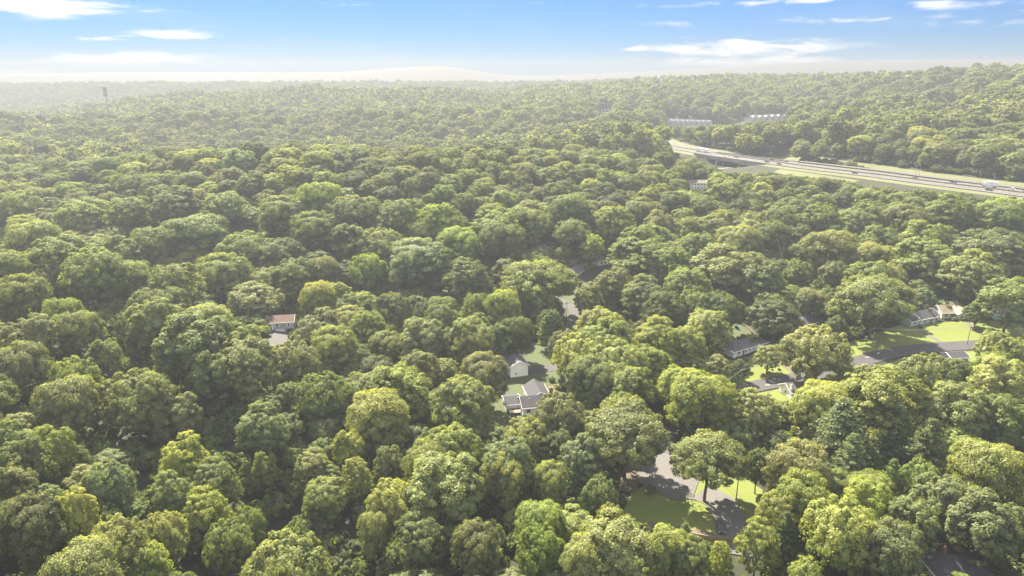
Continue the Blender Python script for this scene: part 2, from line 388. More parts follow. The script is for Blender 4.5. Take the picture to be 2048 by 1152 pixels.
def G(pix): return [(p.x, p.y) for p in [hit(u, v) for u, v in pix]]

# lawns (lift .10), drives (.16), roads (.22)
patch('lawn', [(1395,962),(1300,968),(1262,985),(1240,1040),(1290,1062),(1400,1085),(1500,1095),(1530,1060),(1525,980),(1480,950)], GRASS)
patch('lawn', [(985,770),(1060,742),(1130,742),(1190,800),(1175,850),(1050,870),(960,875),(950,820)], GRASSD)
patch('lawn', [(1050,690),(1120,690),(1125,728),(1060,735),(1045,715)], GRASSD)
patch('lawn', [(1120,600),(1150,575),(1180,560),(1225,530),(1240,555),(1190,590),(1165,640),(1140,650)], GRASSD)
patch('lawn', [(1445,725),(1540,705),(1605,735),(1600,752),(1480,778),(1440,770)], GRASS)
patch('lawn', [(1500,790),(1600,770),(1650,765),(1640,800),(1560,815)], GRASS)
patch('lawn', [(1660,700),(1800,650),(1960,640),(2100,655),(2120,760),(1960,690),(1850,690),(1750,715),(1690,735)], GRASS)
patch('lawn', [(1730,745),(1800,718),(1920,704),(1990,700),(2000,725),(1850,735),(1760,750)], GRASS)
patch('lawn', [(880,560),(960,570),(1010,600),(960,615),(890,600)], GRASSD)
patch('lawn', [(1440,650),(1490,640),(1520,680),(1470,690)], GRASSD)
ribbon('road', G([(1380,812),(1470,783),(1560,763),(1640,747),(1710,726),(1780,707),(1860,696),(1950,690),(2060,684)]), 8.5, ASPH)
ribbon('road', G([(1300,930),(1330,880),(1300,840),(1225,785),(1150,758),(1122,735),(1112,700),(1120,672),(1148,645),(1150,622),(1120,603),(1075,585)]), 6.0, LANE)
patch('turning_circle', [(1264,935),(1280,915),(1330,908),(1380,920),(1400,955),(1385,1000),(1345,1000),(1300,980),(1270,960)], ASPHL, lift=.3)
ribbon('driveway', G([(1400,985),(1440,1005),(1462,1045),(1470,1085),(1470,1110)]), 8.5, ASPHL, lift=.26)
ribbon('driveway', G([(1256,985),(1262,940),(1275,915)]), 5, DIRT, lift=.36)
ribbon('track', G([(1285,1052),(1370,1066),(1440,1080),(1540,1095)]), 4, DIRT, lift=.34)
ribbon('driveway', G([(1050,742),(1080,740),(1125,733)]), 6, ASPH, lift=.2)
ribbon('driveway', G([(567,660),(562,672),(545,690),(530,695)]), 7, ASPH, lift=.2)  # dark asphalt here, the shade on this drive put into its colour
ribbon('driveway', G([(1535,705),(1570,728),(1600,750)]), 4.5, DIRT, lift=.2)
ribbon('footpath', G([(1833,655),(1860,672),(1890,690)]), 1.8, ASPHL, lift=.2)
ribbon('footpath', G([(1935,645),(1950,660),(1985,682)]), 1.5, ASPHL, lift=.2)
ribbon('driveway', G([(1700,745),(1715,738),(1735,722)]), 6, ASPH, lift=.2)

# highway: two carriageways, median barrier, verge, ramp
def offset_line(P, off):
    out = []
    for i, p in enumerate(P):
        d = (P[min(i+1, len(P)-1)] - P[max(i-1, 0)]).normalized(); out.append(p + Vector((-d.y, d.x, 0)) * off)
    return out
def strip(P, o0, o1, z0, z1=None, mb=None, th=.4):
    b = mb or MB(); A = offset_line(P, o0); B = offset_line(P, o1); z1 = z0 if z1 is None else z1; base = len(b.v)
    for a, c in zip(A, B): b.v += [(a.x, a.y, z0), (c.x, c.y, z1), (c.x, c.y, z1-th), (a.x, a.y, z0-th)]
    for i in range(len(P)-1):
        q = base + 4*i
        for k in range(4): b.f.append((q+k, q+(k+1)%4, q+4+(k+1)%4, q+4+k)); b.m.append(0)
    b.f += [(base+3, base+2, base+1, base), tuple(base + 4*(len(P)-1) + k for k in range(4))]; b.m += [0, 0]
    return b
tag(strip(HW, -14.5, 14.5, ZH, th=.7).build('highway', CONC), kind='structure')
for off, m_ in ((-13.2, PAINT), (-9.6, PAINT), (-6, PAINT), (-2.4, PAINTY), (2.4, PAINTY), (6, PAINT), (9.6, PAINT), (13.2, PAINT)):
    b = MB(); n = 0
    if abs(off) in (9.6, 6):
        FINE = smooth_line(HW[::3], 5)
        for i in range(0, len(FINE)-2, 3): strip(FINE[i:i+2], off-.1, off+.1, ZH+.03, mb=b, th=.01)
    else: strip(HW, off-.12, off+.12, ZH+.03, mb=b, th=.01)
    tag(b.build('lane_marking', m_), kind='structure')
tag(strip(HW, -.3, .3, ZH+1.0, th=1.0).build('median_barrier', FOUND), 'long pale concrete barrier down the middle of the highway', 'barrier')
RAMP = [plane_pt(u, v, ZH+.6) for u, v in [(1600,322),(1680,331),(1760,340),(1860,353),(1950,364),(2060,377)]]
tag(strip(smooth_line(RAMP, 10), -4, 4, ZH+.5, th=1.2).build('slip_road', CONC), kind='structure')
VP = G([(1530,316),(1610,318),(1700,325),(1800,335),(1900,348),(2048,366),(2048,386),(1900,369),(1760,352),(1640,338),(1560,328)])
patch('verge', [(1520,312),(1600,313),(1640,318),(1720,326),(1800,336),(1900,350),(2060,368),(2060,376),(1900,358),(1760,341),(1600,323)], VERGE, lift=.25, cell=8)
patch('verge', [(1560,339),(1640,350),(1720,362),(1700,368),(1600,356),(1545,346)], VERGE, lift=.3, cell=8)
CLEAR.append(('line', HWA, 20)); CLEAR.append(('line', UNA, 22))
for off in (-21, 21):
    L_ = offset_line(HW[:ib-2], off); ribbon('verge', [(p.x, p.y) for p in L_], 13, VERGE, lift=.12)
    L_ = offset_line(HW[ib+3:], off); ribbon('verge', [(p.x, p.y) for p in L_], 13, VERGE, lift=.12)
ub = MB(); strip(UNDER[1:5], -4.5, 4.5, ZH-8.3, mb=ub, th=.3)
tag(ub.build('road', ASPHL), kind='structure')
# bridge: abutments, parapets and piers under the highway slab
br = empty('highway_bridge', (BR.x, BR.y, ZH-7.6), math.atan2(hd.y, hd.x), 'concrete highway bridge on round piers over the dark underpass', 'bridge')
for x in (-42, 42): MB().box(x-1, x+1, -16, 16, -1, 6.6).build('abutment', FOUND, br)
b = MB(); b.box(-44, 44, -15.2, -14.6, 5.2, 8.7); b.build('parapet', FOUND, br)
b = MB(); b.box(-44, 44, 14.6, 15.2, 5.2, 8.7); b.build('parapet', FOUND, br)
for x in (-14, 14):
    for y in (-14, -6, 6, 14):
        b = MB(); b.tube([(x, y, -1.5), (x, y, 5.6)], 1.0, 10); b.build('pier', FOUND, br)
    b = MB(); b.box(x-1, x+1, -16, 16, 5.6, 6.8); b.build('pier_cap', FOUND, br)

# ------------------------------------------------------------------ trees
def unit(n):
    v = rng.normal(size=(n, 3)); return v / np.linalg.norm(v, axis=1, keepdims=True)
def quads(C, Nn, size, tone, asp=1.0):
    n = len(C); a = np.cross(Nn, unit(n)); a /= np.linalg.norm(a, axis=1, keepdims=True) + 1e-9; b = np.cross(Nn, a)
    s = size[:, None] * .5; a = a * s * asp; b = b * s
    j = lambda: 1 + .35 * (rng.random((n, 1)) - .5)
    V = np.stack([C - a*j() - b*j()*.6, C + a*j()*.7 - b*j(), C + a*j() + b*j()*.6, C - a*j()*.7 + b*j()], 1).reshape(-1, 3)
    return V, tone
def crown(Rr, Ht, base, nl, ncl, nlf, leaf, style='dome', squash=1.0):
    """leaf clumps gathered in lobes; returns vertices of quads, and a tone for each face"""
    CC, NN, SS, TT = [], [], [], []; ctr = np.array([0, 0, (Ht + base) / 2]); hz = (Ht - base) / 2; lobes = []
    if style == 'pine':
        nlv = nl * 2
        for li in range(nlv):
            f_ = li / (nlv - 1); z = base + (Ht - base) * f_; rad = Rr * (1 - f_)**.75 * rng.uniform(.7, 1.1) + .5
            for k in range(ncl // 3 + 2):
                a = rng.uniform(0, 6.283); L = rad * rng.uniform(.75, 1.1)
                nb = max(3, int(L / .9))
                for q in range(nb):
                    r_ = L * (q + 1) / nb; p = np.array([math.cos(a)*r_, math.sin(a)*r_, z + .22*r_*rng.uniform(.6, 1.2)])
                    n = nlf // 4; d = unit(n) * np.array([.75, .75, .3]); C = p + d * rng.uniform(.6, 1.1)
                    out = np.array([math.cos(a), math.sin(a), .9]); nn = out*.6 + unit(n)*.8; nn /= np.linalg.norm(nn, axis=1, keepdims=True)
                    CC.append(C); NN.append(nn); SS.append(leaf * rng.uniform(.5, 1.1, n)); TT.append(np.clip(rng.uniform(.1, .8) + rng.normal(0, .15, n), 0, 1))
    else:
        for i in range(nl):
            f_ = (i + .5) / nl; cz = 1 - 1.72 * f_ ** .95 if style == 'dome' else 1 - 1.8 * f_
            az_ = i * 2.399 + rng.uniform(-.5, .5); sr = math.sqrt(max(0, 1 - cz*cz))
            rl = Rr * rng.uniform(.24, .42) * (1.1 if cz > .3 else .85)
            dirv = np.array([math.cos(az_)*sr, math.sin(az_)*sr, cz]); q = rng.uniform(.78, 1.07)
            c = ctr + dirv * np.array([Rr - rl*.8, Rr - rl*.8, hz - rl*.6]) * q
            lobes.append(c); nc = int(ncl * (rl / (Rr*.34))**2)
            tl = rng.uniform(-.12, .12)
            for k in range(nc):
                d = unit(1)[0] + dirv * .55 + np.array([0, 0, .38]); d /= np.linalg.norm(d)
                rc = rl * rng.uniform(.24, .46); cp = c + d * np.array([1, 1, .85*squash]) * rl * rng.uniform(.68, 1.12)
                t0 = rng.uniform(.28, .74) + tl; n = nlf
                e = unit(n) + (d * .55 + np.array([0, 0, .25])); e /= np.linalg.norm(e, axis=1, keepdims=True)
                C = cp + e * rc * rng.uniform(.55, 1.15, (n, 1)) * np.array([1, 1, .8])
                mac = C - (ctr - np.array([0, 0, hz*.5])); mac /= np.linalg.norm(mac, axis=1, keepdims=True); nn = e * .65 + mac * .55 + unit(n) * .5; nn /= np.linalg.norm(nn, axis=1, keepdims=True)
                CC.append(C); NN.append(nn); SS.append(leaf * rng.uniform(.5, 1.35, n)); TT.append(np.clip(t0 + rng.normal(0, .12, n), 0, 1))
        # loose sprays beyond the outline and some leaves inside
        n = nl * nlf; d = unit(n); d[:, 2] = np.abs(d[:, 2]) * .9 - .15
        C = ctr + d * np.array([Rr, Rr, hz]) * rng.uniform(.35, 1.08, (n, 1)); CC.append(C); NN.append(unit(n)); SS.append(leaf * rng.uniform(.6, 1.3, n)); TT.append(rng.uniform(.0, .5, n))
    V, t = quads(np.concatenate(CC), np.concatenate(NN), np.concatenate(SS), np.concatenate(TT), 1.0 if style != 'pine' else .45)
    return V, t, lobes
def leaf_mesh(name, V, t, m):
    n = len(V) // 4; me = bpy.data.meshes.new(name)
    me.vertices.add(n*4); me.vertices.foreach_set('co', V.astype(np.float32).ravel())
    me.loops.add(n*4); me.loops.foreach_set('vertex_index', np.arange(n*4, dtype=np.int32))
    me.polygons.add(n); me.polygons.foreach_set('loop_start', np.arange(0, n*4, 4, dtype=np.int32)); me.polygons.foreach_set('loop_total', np.full(n, 4, np.int32))
    at = me.attributes.new('tone', 'FLOAT', 'FACE'); at.data.foreach_set('value', t.astype(np.float32))
    me.update(calc_edges=True); me.materials.append(m); return me
def trunk_mb(Ht, base, lobes, r0=.45, n=7, mb=None):
    b = mb or MB(); k = base + (Ht-base)*.35; w1 = rng.uniform(-.3, .3)
    b.tube([(0, 0, -1.5), (.05, .0, base*.4), (w1, .2, base), (w1*1.5, .1, k), (0, 0, Ht*.8)], [r0*1.25, r0, r0*.8, r0*.55, r0*.12], n)
    for c in lobes[:9]:
        s = Vector((w1, .15, base * rng.uniform(.8, 1.25))); c = Vector(c); mid = s.lerp(c, .5) + Vector((0, 0, -.6))
        b.tube([s, mid, c], [r0*.42, r0*.28, r0*.1], 5)
    return b
# kinds: name -> (crown vertices, tones, trunk mesh, reference radius, reference height)
SPEC = {'loneoak': dict(Rr=10, Ht=20, base=6.5, nl=26, ncl=15, nlf=120, leaf=.38),
        'oak':    dict(Rr=10, Ht=20, base=3.5, nl=28, ncl=15, nlf=120, leaf=.38),
        'oak2':   dict(Rr=10, Ht=19, base=3.0, nl=34, ncl=12, nlf=120, leaf=.38),
        'maple':  dict(Rr=8.5, Ht=21, base=3.0, nl=30, ncl=13, nlf=115, leaf=.36),
        'maple2': dict(Rr=8, Ht=20, base=3.0, nl=26, ncl=14, nlf=115, leaf=.36, squash=1.2),
        'ash':    dict(Rr=8, Ht=22, base=4.0, nl=34, ncl=11, nlf=105, leaf=.36, style='tall'),
        'round':  dict(Rr=7, Ht=14, base=1.5, nl=22, ncl=12, nlf=95, leaf=.32),
        'pine':   dict(Rr=7, Ht=21, base=3.0, nl=13, ncl=17, nlf=60, leaf=.75, style='pine')}
KIND = {}
for k, s in SPEC.items():
    V, t, lb = crown(**s); tm = trunk_mb(s['Ht'], s['base'], lb).mesh('trunk', BARK, True)
    KIND[k] = (V, t, tm, s['Rr'], s['Ht'], lb)
CROWNM = {}
def crown_mesh(k, tone):
    if (k, tone) not in CROWNM: CROWNM[(k, tone)] = leaf_mesh('crown', KIND[k][0], KIND[k][1], LEAF[tone])
    return CROWNM[(k, tone)]

# trees read off the photograph: top of the crown (u, v), half width of the crown, tone, kind
HERO = """112 475 42 g|180 503 55 g|240 478 42 g|310 460 48 g|395 436 62 g|262 530 33 g|345 530 47 g|438 518 50 g|490 468 54 g|625 432 47 d
642 520 32 o|507 571 50 o round|305 605 46 o|380 640 70 g|385 662 55 o|250 625 22 b|632 570 33 y|672 566 28 y|640 628 45 o
5 512 42 g|35 560 45 g|77 543 25 g|118 603 35 g|60 640 48 o|145 631 44 g|205 682 30 g|35 697 48 g|140 722 48 g|485 683 60 g|415 710 45 d|583 690 50 o|660 665 45 o|290 745 45 g|430 672 35 o
830 487 54 b|733 511 34 g|996 420 50 g|1050 420 40 g|1003 450 42 g|918 462 40 g|1145 444 35 o loneoak|1184 470 23 y|1230 415 38 o|1318 426 25 o|1075 530 66 o loneoak|1283 458 38 g|1283 480 60 g
1228 543 35 o|1290 560 42 g|1180 572 28 y|1203 620 48 y|1135 665 35 o|1160 675 52 y|1235 690 60 g|1185 725 48 d|1262 735 50 g|1212 650 60 g|1300 697 46 g|1320 645 46 y|1360 738 45 y|1006 586 34 y|953 588 28 g|1045 580 25 g|1080 580 28 g|1093 632 20 d pine
780 590 35 g|885 610 38 g|735 627 38 g|938 642 45 g|840 645 45 o|950 670 32 o|965 718 46 o|700 695 44 d round|840 705 38 o|790 738 66 y
1757 563 70 g loneoak|1675 603 28 y round|1640 660 63 y oak2|1555 610 50 d round|1420 622 44 y|1375 660 36 y|1437 715 28 o round|1480 722 18 d round|1540 696 29 o round|1455 500 66 o|1480 458 42 y|1545 450 35 d|1597 455 30 d|1530 532 40 d
1597 523 27 d|1668 467 47 y|1672 525 28 o|1752 524 50 g|1760 457 35 g|1850 480 50 g|1850 448 40 g|1990 462 62 g|1820 470 28 g|1728 415 38 g|1640 410 38 g|1565 415 35 g|1815 417 40 g|1905 396 40 g|2010 405 40 g
1862 716 55 o|1775 744 80 y|1990 663 25 y|2035 680 35 y|1958 612 22 g round|2005 722 48 y|15 853 36 g|40 882 50 g|130 765 56 g|260 752 70 g|342 795 46 g|95 862 40 g|15 937 45 o|210 930 45 b
365 880 46 y|420 925 48 g|335 955 40 g|400 985 52 y|143 988 40 y|320 1033 45 y|225 1045 60 y|160 1100 75 y|290 1095 45 y|490 1022 35 g|565 1085 90 y|450 1050 50 g|50 1010 60 d|570 768 28 g ash|520 820 50 d
640 755 60 g|525 912 25 y|735 750 60 y|750 795 62 y|925 765 60 g|920 808 28 y|695 865 32 y|1118 795 54 o oak2|1050 838 40 y|905 860 60 o|855 892 50 o|1240 795 38 g|1256 824 84 g loneoak|1070 855 35 y|1120 868 30 o
1020 890 56 g|1163 882 44 b|1010 918 45 y|1147 928 22 b pine|775 900 32 g|710 920 30 y|880 925 80 g|1100 935 35 o|780 968 50 y|1080 1015 50 g|1222 1015 33 o|1230 1050 80 y|1080 1060 50 g|750 1030 36 y|830 1040 60 d|1170 1085 50 y|1340 1065 45 y|950 1060 50 g|1200 960 38 d
1420 881 72 g loneoak|1405 755 62 y|1510 785 46 y|1520 900 26 d ash|1605 900 60 y|1610 960 56 y|1565 990 45 y|1735 970 50 y|1690 1010 76 y|1575 1025 36 b pine|1520 1045 45 y|1385 1080 40 y|1445 1088 25 y|1615 1130 38 y
1712 870 46 b pine|1690 800 66 b pine|1800 810 46 b pine|1790 920 32 b pine|1868 840 50 b pine|1915 780 60 g|1985 898 66 o|1650 776 58 y|1760 760 50 y|2010 800 50 g|1900 965 60 g|1980 1000 70 g|1830 1005 50 g|1790 1060 60 g|1845 925 36 g|1372 1048 30 b pine
735 330 26 d round|60 450 45 g|160 400 45 g|260 395 45 g|350 380 42 g|30 385 40 g|560 400 45 g|700 395 45 g|800 400 42 g|880 410 40 g|1140 395 38 g|450 385 42 g|640 370 40 g
560 480 45 d|590 520 45 d|760 460 42 o|700 450 40 g|880 500 40 d|930 520 42 d|1400 470 40 g|1350 500 42 g|1380 540 42 g|1330 590 42 d|1440 590 45 d|1385 585 36 d|1950 510 50 g|2030 560 50 g|1100 620 25 d|1035 640 32 d|1000 650 30 d|880 660 30 d""".replace('\n', '|')
TREES = []      # dict(x, y, R, h, kind, tone)
def add_tree(x, y, Rr, h, kind, tone, hero=False): TREES.append([x, y, Rr, h, kind, tone, hero])
kinds_big = ['oak', 'oak2', 'maple', 'maple2', 'ash']
for e in HERO.split('|'):
    p = e.split(); u, v, hw = map(float, p[:3]); tone = p[3]; Rr, h = 9., 19.
    kd = p[4] if len(p) > 4 else rnd.choice(['oak', 'oak2', 'maple', 'maple2'] if hw > 30 else ['maple', 'maple2', 'ash'])
    for _ in range(3):
        P = hit(u, v, h); Rr = hw * P.y / (FPX * math.cos(PITCH) * .98) * 1.06
        h = {'round': 5 + 1.0 * Rr, 'pine': 9 + 1.5*Rr, 'loneoak': 8 + 1.15*Rr}.get(kd, 9.5 + 1.25 * Rr); h = min(max(h, 6), 26)
    P = hit(u, v, h); add_tree(P.x, P.y, Rr, h, kd, tone, True)
# views kept open: outline in the photograph and how far away the thing is
KEEP = [([(530,612),(592,612),(592,668),(600,690),(530,690),(540,650)], 330), ([(983,690),(1062,690),(1125,725),(1125,750),(1010,762),(985,730)], 290),
        ([(1012,758),(1120,755),(1160,790),(1060,835),(1010,840),(985,810)], 250), ([(1134,525),(1176,525),(1225,500),(1225,560),(1190,575),(1160,640),(1120,660),(1105,610),(1136,590)], 420),
        ([(1376,350),(1416,350),(1416,382),(1376,382)], 520), ([(1455,672),(1545,672),(1600,735),(1600,755),(1470,785),(1455,770)], 270), ([(1600,626),(1652,626),(1652,658),(1600,658)], 310),
        ([(1800,615),(1950,600),(1990,605),(2060,605),(2060,660),(1990,690),(1940,715),(1880,700),(1680,735),(1690,700),(1800,660)], 300), ([(1942,580),(1985,580),(1985,600),(1942,600)], 340),
        ([(1480,775),(1650,750),(1660,775),(1570,795),(1490,800)], 245), ([(1690,715),(1900,690),(1990,685),(1985,712),(1930,725),(1860,706),(1720,748)], 265),
        ([(1262,905),(1340,905),(1500,960),(1500,1085),(1380,1080),(1290,1062),(1240,1000)], 185),
        ([(1328,281),(1345,286),(1425,300),(1540,312),(1700,325),(2060,366),(2060,402),(1700,364),(1600,350),(1530,345),(1450,345),(1390,318),(1345,300)], None),
        ([(1330,234),(1425,236),(1460,242),(1500,228),(1580,230),(1580,244),(1420,254),(1330,252)], 1400), ([(1306,142),(1334,142),(1334,165),(1306,165)], 1650), ([(92,199),(156,199),(156,213),(92,213)], hit(120,213).y), ([(1192,214),(1221,214),(1221,227),(1192,227)], hit(1205,227).y), ([(1892,193),(1915,193),(1915,206),(1892,206)], hit(1903,206).y), ([(970,170),(1012,170),(1012,179),(970,179)], hit(990,179).y),
        ([(870,560),(960,565),(1010,595),(960,612),(880,590)], 380), ([(205,165),(232,165),(226,232),(212,232)], 1040), ([(1855,1090),(1985,1110),(1985,1152),(1855,1152)], 165),
        ([(960,166),(1030,166),(1030,180),(960,180)], 2000)]
GAPS = [(canyon, 15)] + [(np.array(G(p)), w_) for p, w_ in (([(60,545),(10,500),(-60,470)], 8), ([(100,500),(230,480),(360,455)], 6), ([(560,690),(480,665),(440,620),(330,590)], 6),
        ([(600,600),(760,600),(880,592),(1000,604),(1085,592)], 8), ([(1120,570),(1190,520),(1260,490),(1330,460)], 6), ([(1250,650),(1330,660),(1400,640),(1460,620)], 5), ([(430,900),(470,830),(500,760)], 6), ([(1560,590),(1640,600),(1690,570)], 5))]
def gap_dist(x, y):
    d = np.full(np.shape(x), 1e9)
    for A, w_ in GAPS: d = np.minimum(d, dist_line(x, y, A) - w_)
    return d
KEEPT = KEEP + [([(430,885),(480,955),(520,1040),(600,1100),(650,1130),(650,1060),(590,970),(510,890),(470,850)], 168), ([(330,780),(400,850),(440,890),(480,870),(440,800),(370,745)], 218), ([(175,590),(215,670),(270,735),(330,780),(370,750),(310,700),(250,640),(205,570)], 262)]
def clear_dist(x, y):
    d = np.full(np.shape(x), 1e9)
    for typ, A, r in CLEAR:
        if typ == 'line': d = np.minimum(d, dist_line(x, y, A) - r)
        else:
            ins = inpoly(x, y, A); dd = dist_line(x, y, np.array(list(A) + [A[0]])); d = np.minimum(d, np.where(ins, -dd, dd))
    return d
HWV = np.array([(proj(p.x, p.y, ZH)[0], p.y) for p in HW]); HWV = HWV[np.argsort(HWV[:,0])]
def keepD(D, u): return D if D else float(np.interp(u, HWV[:,0], HWV[:,1])) - 8
def fit_height(x, y, Rr, h):
    """shorten a tree that would stand in a view kept open; 0 = no room"""
    g = Tz(x, y)
    for k in range(8):
        ok = True; u, vt, d = proj(x, y, g + h); _, vb, _ = proj(x, y, g + h*.3); rp = FPX * Rr / d * .85
        for poly, D in KEEPT:
            if y > keepD(D, u) + 6: continue
            us = np.array([u-rp, u-rp*.7, u, u+rp*.7, u+rp, u, u-rp*.6, u+rp*.6, u]); vs = np.array([(vt+vb)/2, vt+6, vt, vt+6, (vt+vb)/2, (vt+vb)/2, vb, vb, vb])
            if inpoly(us, vs, poly).any(): ok = False; break
        if ok: return h, Rr
        h *= .82; Rr *= .86
        if h < 6.5: return 0, 0
    return 0, 0
SUNNY = [hit(u, v) for u, v in [(1840,648),(1880,645),(1925,640),(2030,640),(1965,597),(1490,710),(1520,700),(1040,745),(1080,805),(1850,670),(1750,680)]]
def shades(x, y, Rr, h):
    for P in SUNNY:
        for k in (.35, .6, .9):
            if math.hypot(x - SUN.x/SUN.z*h*k - P.x, y - SUN.y/SUN.z*h*k - P.y) < Rr*.8 + 3: return True
    return False
# fill between them
cand = []
y_ = 95.
while y_ < 640:
    st = 9.0; nx = int((y_ * .98 + 70) * 2 / st)
    for i in range(nx): cand.append(((i - nx/2) * st + rnd.uniform(-4, 4), y_ + rnd.uniform(-4, 4)))
    y_ += st
rnd.shuffle(cand); cand = np.array(cand)
cdist = clear_dist(cand[:,0], cand[:,1]); candc = gap_dist(cand[:,0], cand[:,1])
tx = [t[0] for t in TREES]; ty = [t[1] for t in TREES]; tr_ = [t[2] for t in TREES]
for i, (x, y) in enumerate(cand):
    if candc[i] < -1: continue
    low = candc[i] < 4
    Rr = rnd.uniform(5.5, 9.5) if y < 330 else rnd.uniform(6.5, 11); 
    X = np.array(tx) - x; Y = np.array(ty) - y; D = np.hypot(X, Y); RR_ = np.array(tr_)
    if (D < (RR_ + Rr) * .58).any():
        Rr = rnd.uniform(4, 5.5)
        if (D < (RR_ + Rr) * .60).any(): continue
    if cdist[i] < Rr * .75 + 1: continue
    k_ = rnd.uniform(.62, .85) if y < 330 else .95 - .25*rnd.random()**3; h = (6.5 + 1.3 * Rr + rnd.uniform(-2.5, 1)) * (.45 if low else k_); Rr = Rr*.8 if (low or y < 330) else Rr; h2, R2 = fit_height(x, y, Rr, h)
    if not h2 or shades(x, y, R2, h2): continue
    # not taller in the picture than the trees read off it: keep the fill modest
    tone = rnd.choices('gdoyb', (5, 4.5, 1.6, 2.2, .3) if y < 330 else (5, 2.6, 2.0, 2.4, .4))[0]
    if low: tone = 'd'  # low trees in the gaps get dark leaves, standing in for shade
    kd = rnd.choice(kinds_big) if h2 > 11 else 'round'
    tx.append(x); ty.append(y); tr_.append(R2); add_tree(x, y, R2, h2, kd, tone)
for t in TREES: t.append(Tz(t[0], t[1]))

# the 300 that show largest are trees of their own
def shown(t):
    x, y, Rr, h, kd, tone, hero, g = t; u, v, d = proj(x, y, g + h*.8)
    if u < -30 or u > 2078 or v > 1190: return -1
    return FPX * Rr / d * (1.3 if hero else .8)
order = sorted(range(len(TREES)), key=lambda i: -shown(TREES[i]))
IND = order[:300]; REST = order[300:]
LM = [(565,640,'the red roofed house'),(1020,725,'the white gabled house'),(1065,795,'the brick chimney house'),(1155,545,'the dark lane house'),
      (1198,522,'the small white house'),(1396,370,'the distant white house'),(1500,697,'the white ranch house'),(1626,645,'the low grey house'),(1845,640,'the pale blue cottage'),
      (1910,625,'the cream cottage'),(2020,626,'the pale green house'),(1320,950,'the turning circle'),(1441,1058,'the parked suv'),(1960,700,'the white covered trailer'),
      (1595,780,'the tan roof'),(1700,350,'the highway'),(1930,1135,'the corner grey roof'),(1478,330,'the highway bridge'),(217,230,'the mast'),(1760,710,'the curving street')]
TONE = {'g': 'mid green', 'y': 'yellow green', 'd': 'dark green', 'o': 'olive green', 'b': 'blue green'}
def region(u, v):
    r_ = 'top' if v < 430 else 'upper middle' if v < 560 else 'middle' if v < 720 else 'lower middle' if v < 900 else 'bottom'
    c_ = ['far left', 'left', 'centre left', 'centre', 'centre right', 'right', 'far right'][int(min(6, max(0, u // 293)))]
    return f'{r_} wood, {c_}'
labs = {}
for i in IND:
    x, y, Rr, h, kd, tone, hero, g = TREES[i]; u, v, d = proj(x, y, g + h*.7)
    size = 'broad' if Rr > 10 else 'medium' if Rr > 6.5 else 'small'
    k2 = {'pine': 'feathery pine', 'round': 'low round tree', 'ash': 'tall narrow tree'}.get(kd, 'leafy tree')
    best = min(LM, key=lambda m: math.hypot(m[0]-u, (m[1]-v)*1.3)); db = math.hypot(best[0]-u, (best[1]-v)*1.3)
    if db < 130:
        du, dv = u - best[0], v - best[1]
        rel = ('right of' if du > 0 else 'left of') if abs(du) > abs(dv)*1.1 else ('in front of' if dv > 0 else 'behind'); where = f'{rel} {best[2]}'
    else: where = 'in the ' + region(u, v)
    labs.setdefault((f'{size} {TONE[tone]} {k2}', where), []).append((u, i))
ORD = ['leftmost'] + [w_ + ' from left' for w_ in 'second third fourth fifth sixth seventh eighth ninth tenth eleventh twelfth thirteenth fourteenth'.split()]
LABEL = {}
for (a, where), L in labs.items():
    L.sort()
    for k, (u, i) in enumerate(L): LABEL[i] = f'{a} {where}' if len(L) == 1 else f'{ORD[min(k, 13)]} {a} {where}'
SPECIAL = {(1420,881): 'lone broad oak with bare trunk on the bright lawn by the drive', (1757,563): 'huge domed oak left of the pale blue cottage',
           (1640,660): 'bright yellow green tree with several trunks beside the curving street', (1145,444): 'spreading umbrella shaped tree on a tall bare forked trunk',
           (1075,530): 'wide olive oak whose trunk stands beside the lane junction', (507,571): 'round olive tree just left of the red roofed house', (1256,824): 'very wide oak overhanging the turning circle from the left'}
hp = [tuple(map(float, e.split()[:2])) for e in HERO.split('|')]
for i in range(len(hp)):
    if hp[i] in SPECIAL: LABEL[i] = SPECIAL[hp[i]]
proto = {}
NAME = {'loneoak': 'oak_tree', 'oak': 'oak_tree', 'oak2': 'oak_tree', 'maple': 'maple_tree', 'maple2': 'maple_tree', 'ash': 'ash_tree', 'round': 'leafy_tree', 'pine': 'pine_tree'}
for i in IND:
    x, y, Rr, h, kd, tone, hero, g = TREES[i]; V, tt, tm, R0, H0, lb = KIND[kd]
    o = empty(NAME[kd], (x, y, g), rnd.uniform(0, 6.28), LABEL[i], 'pine tree' if kd == 'pine' else 'tree', 'trees of the near wood')
    o.scale = (Rr/R0, Rr/R0, h/H0)
    link_mesh('trunk', tm, o); link_mesh('crown', crown_mesh(kd, tone), o)

